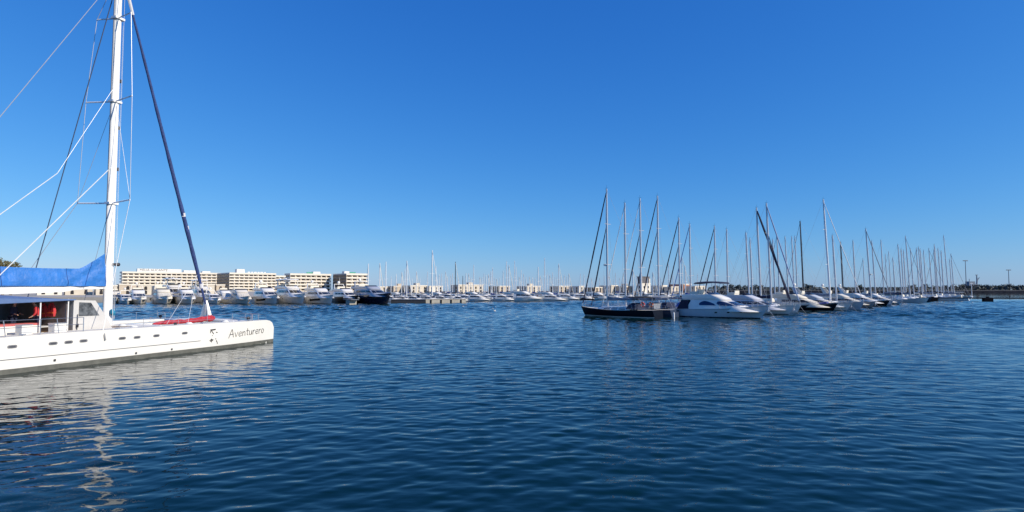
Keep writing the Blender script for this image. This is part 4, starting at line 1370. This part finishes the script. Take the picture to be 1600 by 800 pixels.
# pontoon end beyond the navy yacht
def pontoon(px0, d0, px1, d1, w, z, mat, label, fend=0):
    a, b = Vector((gx(px0, d0), d0, 0)), Vector((gx(px1, d1), d1, 0))
    d = b - a
    root = thing("pontoon", a, math.atan2(d.y, d.x), label, "pontoon")
    L = d.length
    MB().box((L / 2, w / 2, z / 2 - .4), (L, w, z + .8)).build("pontoon_body", mat, root)
    MB().box((L / 2, w / 2, z + .06), (L + .1, w + .2, .14)).build("pontoon_deck", CONC if mat is not DARKCONC else CANVAS_GREY, root)
    for i in range(fend):
        MB().box(((i + .5) * L / fend, -.12, z * .5), (.35, .22, z * .9)).build("rubber_fender", RUBBER, root)
    return root
pontoon(611, 177, 664.5, 176, 3.5, .95, DARKCONC, "dark shaded pontoon right of the navy yacht")  # dark body colour takes in the shade over this pontoon
pontoon(665.5, 176, 728, 181, 3.0, 1.0, CONC, "pale concrete pontoon with dark fenders below the tallest far mast", 4)

# small craft in the middle distance
SG = "small motor boats across the middle of the harbour"
def S(px, d, L, B, label, **k):
    hd = Vector((.93, -.37, 0))
    c = by_bow(px, d, L, hd)
    PLACED.append(rect(c, hd, L, B))
    k.setdefault("ports", 0); k.setdefault("detail", 1); k.setdefault("arch", False); k.setdefault("fly", False)
    fb = k.pop("fb", (.8, .85, 1.25))
    return motor_yacht(c, hz(hd), L, B, label, SG, fb=fb, cat="motor boat", name="motor_boat", **k)
S(630, 188, 8, 2.7, "small white motor boat behind the dark pontoon's left end", cockpit_canvas=CANVAS_GREY)
S(648, 189, 8, 2.7, "small white boat with navy canvas behind the dark pontoon", cockpit_canvas=CANVAS_NAVY)
S(666, 188, 7.5, 2.6, "small white boat behind the join of the two pontoons")
S(690, 190, 9, 2.9, "dark-canvased motor boat behind the pale pontoon", cockpit_canvas=CANVAS_BLACK, screen_cover=CANVAS_NAVY)
S(710, 190, 8, 2.7, "white motor boat behind the pale pontoon's right half", cockpit_canvas=CANVAS_NAVY)
S(733, 192, 6, 2.2, "tiny white boat at the right tip of the pale pontoon")
S(752, 203, 10, 3.1, "navy-hulled motor boat just right of the pale pontoon", hullmat=NAVY)
S(769, 201, 10, 3.2, "white motor boat with a long sloping white front", screen_cover=CANVAS_CREAM)
S(781, 204, 10, 3.0, "navy motor boat right of the sloping white front", hullmat=NAVY)
S(797, 208, 9, 3.0, "dark low motor boat under the pair of tall far masts", hullmat=BLACKH)
S(808, 202, 9, 3.0, "white motor boat under the tall far pair's right mast")
S(824, 208, 10, 3.2, "white motor boat with a dark screen left of the flybridge boat", cockpit_canvas=CANVAS_NAVY)
S(852, 200, 13, 4.1, "largest white flybridge boat in the middle of the harbour", fly=True, fb=(1.2, 1.3, 1.9))
S(873, 212, 9, 3.0, "white motor boat with red-brown cockpit canvas", cockpit_canvas=M("brown_canvas", (.2, .09, .07), .8))
S(889, 203, 11, 3.4, "long white motor boat right of the flybridge boat", low=.9)
S(908, 222, 10, 3.2, "white motor boat beyond the black sailboat's bow", cockpit_canvas=CANVAS_GREY)
S(934, 225, 11, 3.2, "dark low motor boat beyond the black sailboat's forestays", hullmat=BLACKH)
S(962, 224, 11, 3.6, "white bulky motor boat seen over the black sailboat's foredeck", fly=True)

SEC = [(640, 226), (662, 232), (684, 224), (705, 236), (722, 222), (742, 230), (762, 238), (783, 226), (802, 232), (822, 240), (843, 228), (866, 236), (884, 226), (902, 242), (922, 238), (946, 246), (975, 240), (1000, 250), (1028, 244), (1056, 250)]
SORD = ["first", "second", "third", "fourth", "fifth", "sixth", "seventh", "eighth", "ninth", "tenth", "eleventh", "twelfth", "thirteenth", "fourteenth", "fifteenth", "sixteenth", "seventeenth", "eighteenth", "nineteenth", "twentieth"]
for i, (px, d) in enumerate(SEC):
    S(px, d, 8.5 + (i * 7 % 5) * .7, 3.0, "white boat in the harbour's second line, %s from the navy yacht rightwards" % SORD[i], detail=0, fly=i % 3 == 0,
      cockpit_canvas=(CANVAS_NAVY, None, CANVAS_CREAM, CANVAS_GREY)[i % 4], screen_cover=(None, CANVAS_CREAM)[i % 2], fb=(.9, 1.0, 1.5))

# the pontoon of the right-hand row, sterns on both sides
pr = thing("pontoon", Vector((20.9 + .68 * 11, 86.0 + .74 * 11, 0)), math.atan2(.74, .68), "long low pontoon between the two rows of moored boats", "pontoon")
MB().box((98, 0, .1), (196, 1.7, .9)).build("pontoon_body", DARKCONC, pr)
MB().box((98, 0, .6), (196.1, 1.8, .1)).build("pontoon_deck", TEAK, pr)
for i in range(13):
    MB().box((4 + i * 15, .8, 1.15), (.3, .25, .95)).build("service_post", WHITEMAST, pr)
pl = thing("mooring_pile", Vector((gx(1052.5, 84.3), 84.3, 0)), 0, "white mooring pile at the near end of the long pontoon", "pile")
MB().tube([(0, 0, -1), (0, 0, .75)], .10, 10).build("post", WHITEMAST, pl, True)
MB().tube([(0, 0, .75), (0, 0, .9)], [.12, .03], 10).build("cap", WHITEMAST, pl, True)

# near left-hand row, bows pointing away to the left
LG = "sailboats on the left side of the long pontoon"
def top_h(yt, d): return at(800, yt, d).z
def rowL(px, yt, d, L, B, label, fwd=4.9, **k):
    c = by_mast(px, d, L, HL, fwd)
    PLACED.append(rect(c, HL, L, B))
    return sailboat(c, hz(HL), L, B, top_h(yt, d), label, LG, mast_fwd=fwd, **k)
L0 = rowL(949, 295, 91.5, 13.6, 3.9, "black sailboat with two dark furled headsails, nearest in the left row", 4.9, hullmat=BLACKH, genoa=CANVAS_NAVY, inner=CANVAS_NAVY,
     cover=CANVAS_GREY, bimini=CANVAS_BLACK, stripe=CREAM, radar=True, genoa_r=.11, dodger=CANVAS_NAVY, deckmat=DECK, fb=(1.15, 1.05, 1.45))
L1 = rowL(977.5, 317, 94.6, 13.2, 3.9, "blue-grey sailboat whose stern shows right of the black sailboat", 4.6, hullmat=BLUEGREY, cover=CANVAS_GREY, genoa=ROPE, genoa_r=.06, bimini=CANVAS_GREY, dodger=CANVAS_GREY, fb=(1.1, 1.05, 1.4))
rowL(1001.5, 310, 98.2, 12.3, 4.0, "white sailboat third in the left row with a dark staysail stay", 4.8, cover=CANVAS_GREY, genoa=ROPE, genoa_r=.06, inner=CANVAS_NAVY, dodger=CANVAS_NAVY)
rowL(1029, 306, 102.6, 12.8, 4.1, "white sailboat with two navy furled headsails right of the harbour tower", 5.2, cover=CANVAS_GREY, genoa=CANVAS_NAVY, inner=CANVAS_NAVY, dodger=CANVAS_BLUE, genoa_r=.1)
rowL(1062, 340, 108, 12, 3.8, "white sailboat with black boom cover fifth in the left row", 4.6, cover=CANVAS_BLACK, genoa=CANVAS_NAVY, inner=CANVAS_NAVY, dodger=CANVAS_GREY, genoa_r=.1)
rowL(1079, 350, 111.4, 11.5, 3.6, "white sailboat with a plain mast just left of the flybridge motor yacht", 4.4, cover=CANVAS_CREAM, genoa=CANVAS_BLUE, genoa_r=.08)
rowL(1118, 353, 119.2, 11.8, 3.7, "white sailboat whose mast rises behind the motor yacht's dark bimini", 4.5, cover=CANVAS_NAVY, genoa=CANVAS_NAVY, inner=CANVAS_NAVY, genoa_r=.1)
rowL(1137, 358, 123.5, 11.5, 3.6, "white sailboat with mast at the front end of the dark bimini", 4.4, cover=CANVAS_NAVY)
# lifebuoys on the two near sterns
def lifebuoy(px, py, d, mat, label):
    p = at(px, py, d)
    rt = thing("lifebuoy", p, hz(HL), label, "lifebuoy", "lifebuoys on the near sterns")
    pts = [(0.3 * math.cos(a), 0, .3 * math.sin(a)) for a in [i * 2 * math.pi / 14 for i in range(15)]]
    MB().tube(pts, .085, 7, caps=False).build("ring", mat, rt, True)
    for a in (0.4, 2.0, 3.5, 5.1):
        MB().tube([(0.3 * math.cos(a + q), 0, .3 * math.sin(a + q)) for q in (-.15, 0, .15)], .092, 7).build("band", WHITE, rt, True)
lifebuoy(1004, 475.5, 86.6, RED, "red lifebuoy on the black sailboat's stern rail")
lifebuoy(1017, 475.5, 90, ORANGE, "orange lifebuoy on the blue-grey sailboat's stern rail")

# near right-hand row, bows pointing to the right
RG = "boats on the right side of the long pontoon"
def rowM(px, d, L, B, label, **k):
    c = by_bow(px, d, L, HR)
    PLACED.append(rect(c, HR, L, B))
    return motor_yacht(c, hz(HR), L, B, label, RG, mooring=True, **k)
def rowS(px_mast, d, yt, fwd, L, B, label, **k):
    c = by_mast(px_mast, d, L, HR, fwd)
    PLACED.append(rect(c, HR, L, B))
    return sailboat(c, hz(HR), L, B, top_h(yt, d), label, RG, mast_fwd=fwd, mooring=d < 170, **k)
rowM(1202, 83.5, 13.4, 4.3, "white flybridge motor yacht with navy cockpit canvas and dark bimini, nearest in the right row", bimini=CANVAS_NAVY, cockpit_canvas=CANVAS_NAVY,
     arch=False, winmat=BLUEGLASS, arched_side=True, side_q=(.085, .235), side_w=.125, ports=3, fb=(1.15, 1.3, 1.95), over=1.7, hullmat=M("soft_white_gelcoat", (.68, .68, .67), .25, var=.05, coat=.3))
rowM(1241, 96.5, 12.6, 4.0, "white pilothouse motor yacht right of the nearest flybridge yacht", cockpit_canvas=CANVAS_NAVY, screen_cover=None, ports=0, fly=True, arch=False, topmat=M("grey_white_gelcoat", (.6, .6, .62), .3, coat=.2), fb=(1.0, 1.1, 1.6))
rowS(1205, 107.4, 317, 5.0, 13.5, 4.0, "white sailboat with pale-blue furled genoa, tallest of the close pair", rake=1.6, genoa=M("pale_blue_sail", (.25, .33, .5), .8), inner=CANVAS_NAVY, cover=CANVAS_NAVY, genoa_r=.12)
rowS(1189, 112.5, 324, 5.6, 13.5, 4.0, "white sailboat with thick navy furled genoa slanting across the sky", rake=1.6, genoa=CANVAS_NAVY, cover=CANVAS_BLACK, genoa_r=.2)
rowM(1309, 108.5, 12.4, 4.0, "black-hulled motor yacht with lavender foredeck cover", hullmat=BLACKH, fwd_pad=CANVAS_LAV, screen_cover=CANVAS_CREAM, topmat=CANVAS_CREAM, arch=False, ports=0, fb=(1.0, 1.15, 1.75), stripe=CREAM)
rowM(1330, 114, 11.6, 3.8, "grey-white motor yacht with cream screen cover beside the black-hulled one", topmat=PALEGREY, screen_cover=CANVAS_CREAM, arch=True, ports=1, fb=(.95, 1.05, 1.55), domes=1)
rowS(1297, 123.5, 311, 6.2, 15.5, 4.4, "big white sailboat with the tallest mast right of the pair", rake=2.2, genoa=ROPE, genoa_r=.07, cover=CANVAS_GREY, dodger=CANVAS_GREY, hullmat=M("grey_hull_paint", (.50, .52, .54), .3, coat=.2), mastmat=WHITEMAST)
rowM(1368, 130, 12, 3.9, "cream-covered motor yacht right of the tallest-masted sailboat", screen_cover=CANVAS_CREAM, topmat=CREAM, hullmat=M("taupe_gelcoat", (.33, .31, .30), .4), ports=0, domes=1, fb=(.95, 1.05, 1.5))
rowM(1390, 140.5, 12, 3.8, "black motor yacht with a white stripe near the row's middle", hullmat=BLACKH, ports=0, arch=True, stripe=WHITE, fb=(1., 1.1, 1.6), screen_cover=CANVAS_CREAM)
rowS(1361, 152.5, 357, 4.8, 12.5, 3.8, "pale sailboat with a leaning mast right of the black motor yacht", rake=2.4, genoa=CANVAS_GREY, genoa_r=.09, cover=CANVAS_GREY, hullmat=PALEGREY, radar=True)
rowM(1409, 160, 11, 3.6, "pale grey motor boat low in the right row, next after the leaning radar mast", hullmat=PALEGREY, ports=0, arch=False, fb=(.8, .9, 1.3), screen_cover=CANVAS_CREAM)
FAR = [(1409, 182, 382, "leaning grey mast left of the row's tall far pair"), (1422, 192, 369, "second tallest mast of the far right row, leaning left"), (1428, 199, 389, "short grey mast right beside the second tallest far one"),
       (1441, 208, 386, "leaning grey mast with two close neighbours in the far right row"), (1457, 219, 388.5, "single leaning mast mid-way along the far right row"),
       (1466, 228, 382, "tall leaning mast third from the end of the right row"), (1482, 236, 368, "tallest mast near the very end of the right row"), (1491, 247, 397, "last short mast at the end of the right row")]
for i, (px, d, yt, lab) in enumerate(FAR):
    L = 12 + (i % 3) * .8
    rowS(px, d, yt, 4.9, L, 3.7, "sailboat with the " + lab, rake=2.2, detail=1, genoa=(None, CANVAS_GREY, None)[i % 3], genoa_r=.055,
         cover=(CANVAS_NAVY, CANVAS_GREY, CANVAS_BLACK)[i % 3], hullmat=(PALEGREY, WHITE, BLUEGREY, PALEGREY, NAVY, PALEGREY, WHITE, CREAM)[i], mr=.17)

# the rest of the masts: each a boat of its own, set where no other boat lies
def drop(px, yt, hd, label, group, Hs, L_of, mat, mr, lo=0, hi=1e9, **k):
    best = None
    for H in Hs:
        d = (H - CAM_H) * 940 / (451 - yt)
        if not lo <= d <= hi: continue
        L = L_of(H); B = L * .29
        c = by_mast(px, d, L, hd, L * .38)
        rc = rect(c, hd, L, B)
        n = sum(clash(rc, q) for q in PLACED)
        if best is None or n < best[0]:
            best = (n, H, d, L, B, c, rc)
        if n == 0: break
    if best is None: return None
    n, H, d, L, B, c, rc = best
    PLACED.append(rc)
    return sailboat(c, hz(hd), L, B, H, label, group, mast_fwd=L * .38, mastmat=mat, mr=mr, **k)
BACK = [(1171, 363, 1), (1175.5, 372, 0), (1211, 374, 0), (1218, 366, 0), (1232, 369.5, 0), (1241, 369.5, 0), (1246, 369, 0), (1255.5, 345, 2), (1307, 367.5, 0), (1317.5, 378, 2),
        (1337, 376, 0), (1351, 404, 0), (1368, 376, 0), (1381, 375, 0), (1386.5, 397, 0), (1392, 393, 0), (1399, 403, 0), (1412, 389, 1), (1415.5, 391, 0), (1436, 388, 1), (1443, 389, 0),
        (1447, 391, 0), (1463, 390, 0), (1465, 386, 0), (1471, 388, 1), (1474.5, 392, 0), (1487, 405, 0)]
BL = {1171: "sailboat with the leaning mast left of the close tall pair", 1255.5: "sailboat with the tall black mast between the pair and the tallest mast", 1317.5: "sailboat with the short black mast right of the tallest-masted sailboat",
      1307: "sailboat with the slim mast just right of the tallest-masted sailboat", 1337: "sailboat with the grey mast left of the radar-carrying leaning mast"}
ORD = ["first", "second", "third", "fourth", "fifth", "sixth", "seventh", "eighth", "ninth", "tenth", "eleventh", "twelfth"]
def count_label(px, anchors, what):
    """says which one by counting to the right from the nearest mast that stands out"""
    a = max([p for p in anchors if p < px], default=None)
    COUNT[(a, what)] = COUNT.get((a, what), 0) + 1
    return "sailboat with the %s %s right of %s" % (ORD[COUNT[(a, what)] - 1], what, anchors[a])
COUNT = {}
BA = {1170: "the leaning mast beside the close pair", 1205: "the close tall pair", 1255.6: "the tall black mast", 1297: "the tallest mast", 1361: "the leaning radar mast", 1409: "the leaning grey mast",
      1441: "the mast with two neighbours", 1466: "the third last leaning mast"}
FA = {603: "the two masts beyond the navy yacht", 635.4: "the tallest mast over the dark pontoon", 681: "the tallest far mast", 711.5: "the thin dark far mast", 740: "the mast over the broad house",
      769.6: "the mast over the sloping boat", 804: "the far tall pair", 841: "the mid-height far mast", 851: "the lone tall far mast", 873: "the mast over the long boat",
      900: "the ochre arched house", 949: "the black sailboat's mast", 989: "the white far mast among grey ones", 1016: "the harbour tower", 1071: "the terracotta house"}
FA[600] = "the navy yacht"
for i, (px, yt, kind) in enumerate(BACK):
    drop(px, yt, HL if i % 4 else HR, BL.get(px) or count_label(px, BA, "slim rear mast"), "masts behind the right row",
         [15.5 + .35 * ((i * 3 + q) % 24) for q in range(24)], lambda H: H * .66, (ALU, ALU, DARKMAST)[kind], .19 if kind < 2 else .22, 205 if px > 1405 else 120, 345,
         rake=-1.2 if i % 4 else 2.0, detail=1, genoa=(None, None, None, CANVAS_GREY)[i % 4], genoa_r=.06, cover=(CANVAS_NAVY, CANVAS_GREY, CANVAS_CREAM)[i % 3], dodger=(None, CANVAS_CREAM)[i % 2])

FARM = [(575, 412), (593, 411), (602.7, 409), (627.5, 425), (632.6, 420), (635.3, 407.5), (650.5, 424), (668, 424), (675, 391), (681, 416), (690, 427), (696, 424), (699, 432), (704, 430), (707, 427), (711.4, 409), (723, 431), (728, 427),
        (736, 433.6), (740, 414), (746, 436), (749.5, 432), (753, 433.6), (759.5, 429), (767, 424), (769.5, 418), (772.6, 434), (786, 423), (791.5, 408), (795, 414), (804, 407.5), (806.5, 417), (811, 432), (814.5, 422),
        (818, 428), (827, 432), (832, 433), (841, 417), (847, 434), (851, 403), (855, 428), (859, 429), (863.5, 426), (867, 432), (873, 412), (876, 431), (881.6, 429), (885.6, 431), (889, 427), (895, 438), (899, 440),
        (912.5, 429), (924, 434), (931, 437), (937, 434), (945, 431), (962, 426), (968, 434), (989, 421), (995, 430), (1012, 433), (1020, 425), (1045, 413), (1052, 430), (1066, 400), (1071, 415), (1090, 428), (1104, 432)]
FARM += [(p, 427 + (p * 7) % 12) for p in (611, 619, 644, 656, 663, 686, 716, 732, 756, 763, 776, 781, 800, 822, 836, 844, 870, 893, 903, 907, 918, 952, 974, 1003, 1033)]
FARM.sort()
FL = {575: "sailboat with the stubby white mast touching the last apartment block", 593: "sailboat with the left of two white masts beyond the navy yacht", 602.7: "sailboat with the right of two white masts beyond the navy yacht",
      635.3: "sailboat with the tallest white mast behind the dark pontoon", 675: "sailboat with the tallest white mast of the far marina and a sloping pale forestay", 681: "sailboat with the thick short mast right beside the tallest far mast",
      711.4: "sailboat with the thin dark mast above the pale pontoon", 740: "sailboat with the tall mast over the broad cream house", 769.5: "sailboat with the tall mast over the sloping white boat front",
      791.5: "sailboat with the left mast of the far tall pair", 795: "sailboat with the slightly lower mast hugging the far pair's left one", 804: "sailboat with the right mast of the far tall pair", 841: "sailboat with the mid-height mast left of the lone tall far mast",
      851: "sailboat with the lone tall mast over the white flybridge boat", 873: "sailboat with the tall mast over the long white motor boat", 989: "sailboat with the white far mast between the first grey masts", 1045: "sailboat with the white far mast right of the harbour tower",
      1066: "sailboat with the tallest white far mast beside the terracotta house", 1071: "sailboat with the shorter white mast next to the terracotta house"}
for i, (px, yt) in enumerate(FARM):
    tall = px in FL
    Hs = [10.0 + .3 * ((i * 5 + q * 7) % 24) for q in range(24)]
    if yt < 420: Hs = [12.5 + .25 * ((i * 5 + q * 7) % 30) for q in range(30)]
    drop(px, yt, HE if i % 2 else -HE, FL.get(px) or count_label(px, FA, "short far mast"), "sailboats in the far marina", Hs, lambda H: H * .74,
         DARKMAST if px in (711.4, 723) else WHITEMAST, .24 if tall else .19, 196, 356, detail=0, spreaders=1, genoa=(ROPE if px in (675, 635.3) else (None, CANVAS_CREAM, None, None)[i % 4]), genoa_r=.10,
         cover=(CANVAS_NAVY, CANVAS_CREAM, CANVAS_BLUE, CANVAS_GREY)[i % 4], dodger=(None, CANVAS_NAVY, None)[i % 3], hullmat=(WHITE, WHITE, NAVY, CREAM, WHITE)[i % 5])

# ------------------------------------------------------------------ gulls resting on the water
def gull(px, py, label):
    d = 940 * CAM_H / (py - 451)
    root = thing("gull", (gx(px, d), d, 0.0), px * .7, label, "gull", "gulls on the water")
    root.scale = (.75, .75, .75)
    MB().tube([(-.34, 0, .14), (-.2, 0, .12), (0, 0, .11), (.16, 0, .13), (.24, 0, .2)], [.02, .09, .14, .11, .05], 8).build("body", WHITE, root, True)
    MB().ball((.25, 0, .30), .07, 8, 6).tube([(.2, 0, .16), (.24, 0, .29)], .05, 7).build("head", WHITE, root, True)
    MB().tube([(.31, 0, .30), (.40, 0, .275)], [.022, .006], 5).build("beak", ORANGE, root)
    for s in (-1, 1):
        MB().loft([[(.12, s * .10, .17), (.10, s * .13, .13), (.08, s * .11, .09)], [(-.2, s * .10, .20), (-.22, s * .13, .15), (-.2, s * .10, .10)], [(-.46, s * .02, .19), (-.46, s * .03, .17), (-.45, s * .02, .16)]])\
            .build("wing", M("gull_grey", (.45, .47, .5), .7), root, True)
for px, py, lab in ((627, 481.5, "white gull floating below the dark pontoon"), (724, 479.5, "white gull floating below the pale pontoon's right end"), (770, 483, "left gull of the three floating in mid-harbour"),
                    (774.5, 480.5, "farthest gull of the three floating in mid-harbour"), (773, 486, "nearest gull of the three floating in mid-harbour")):
    gull(px, py, lab)
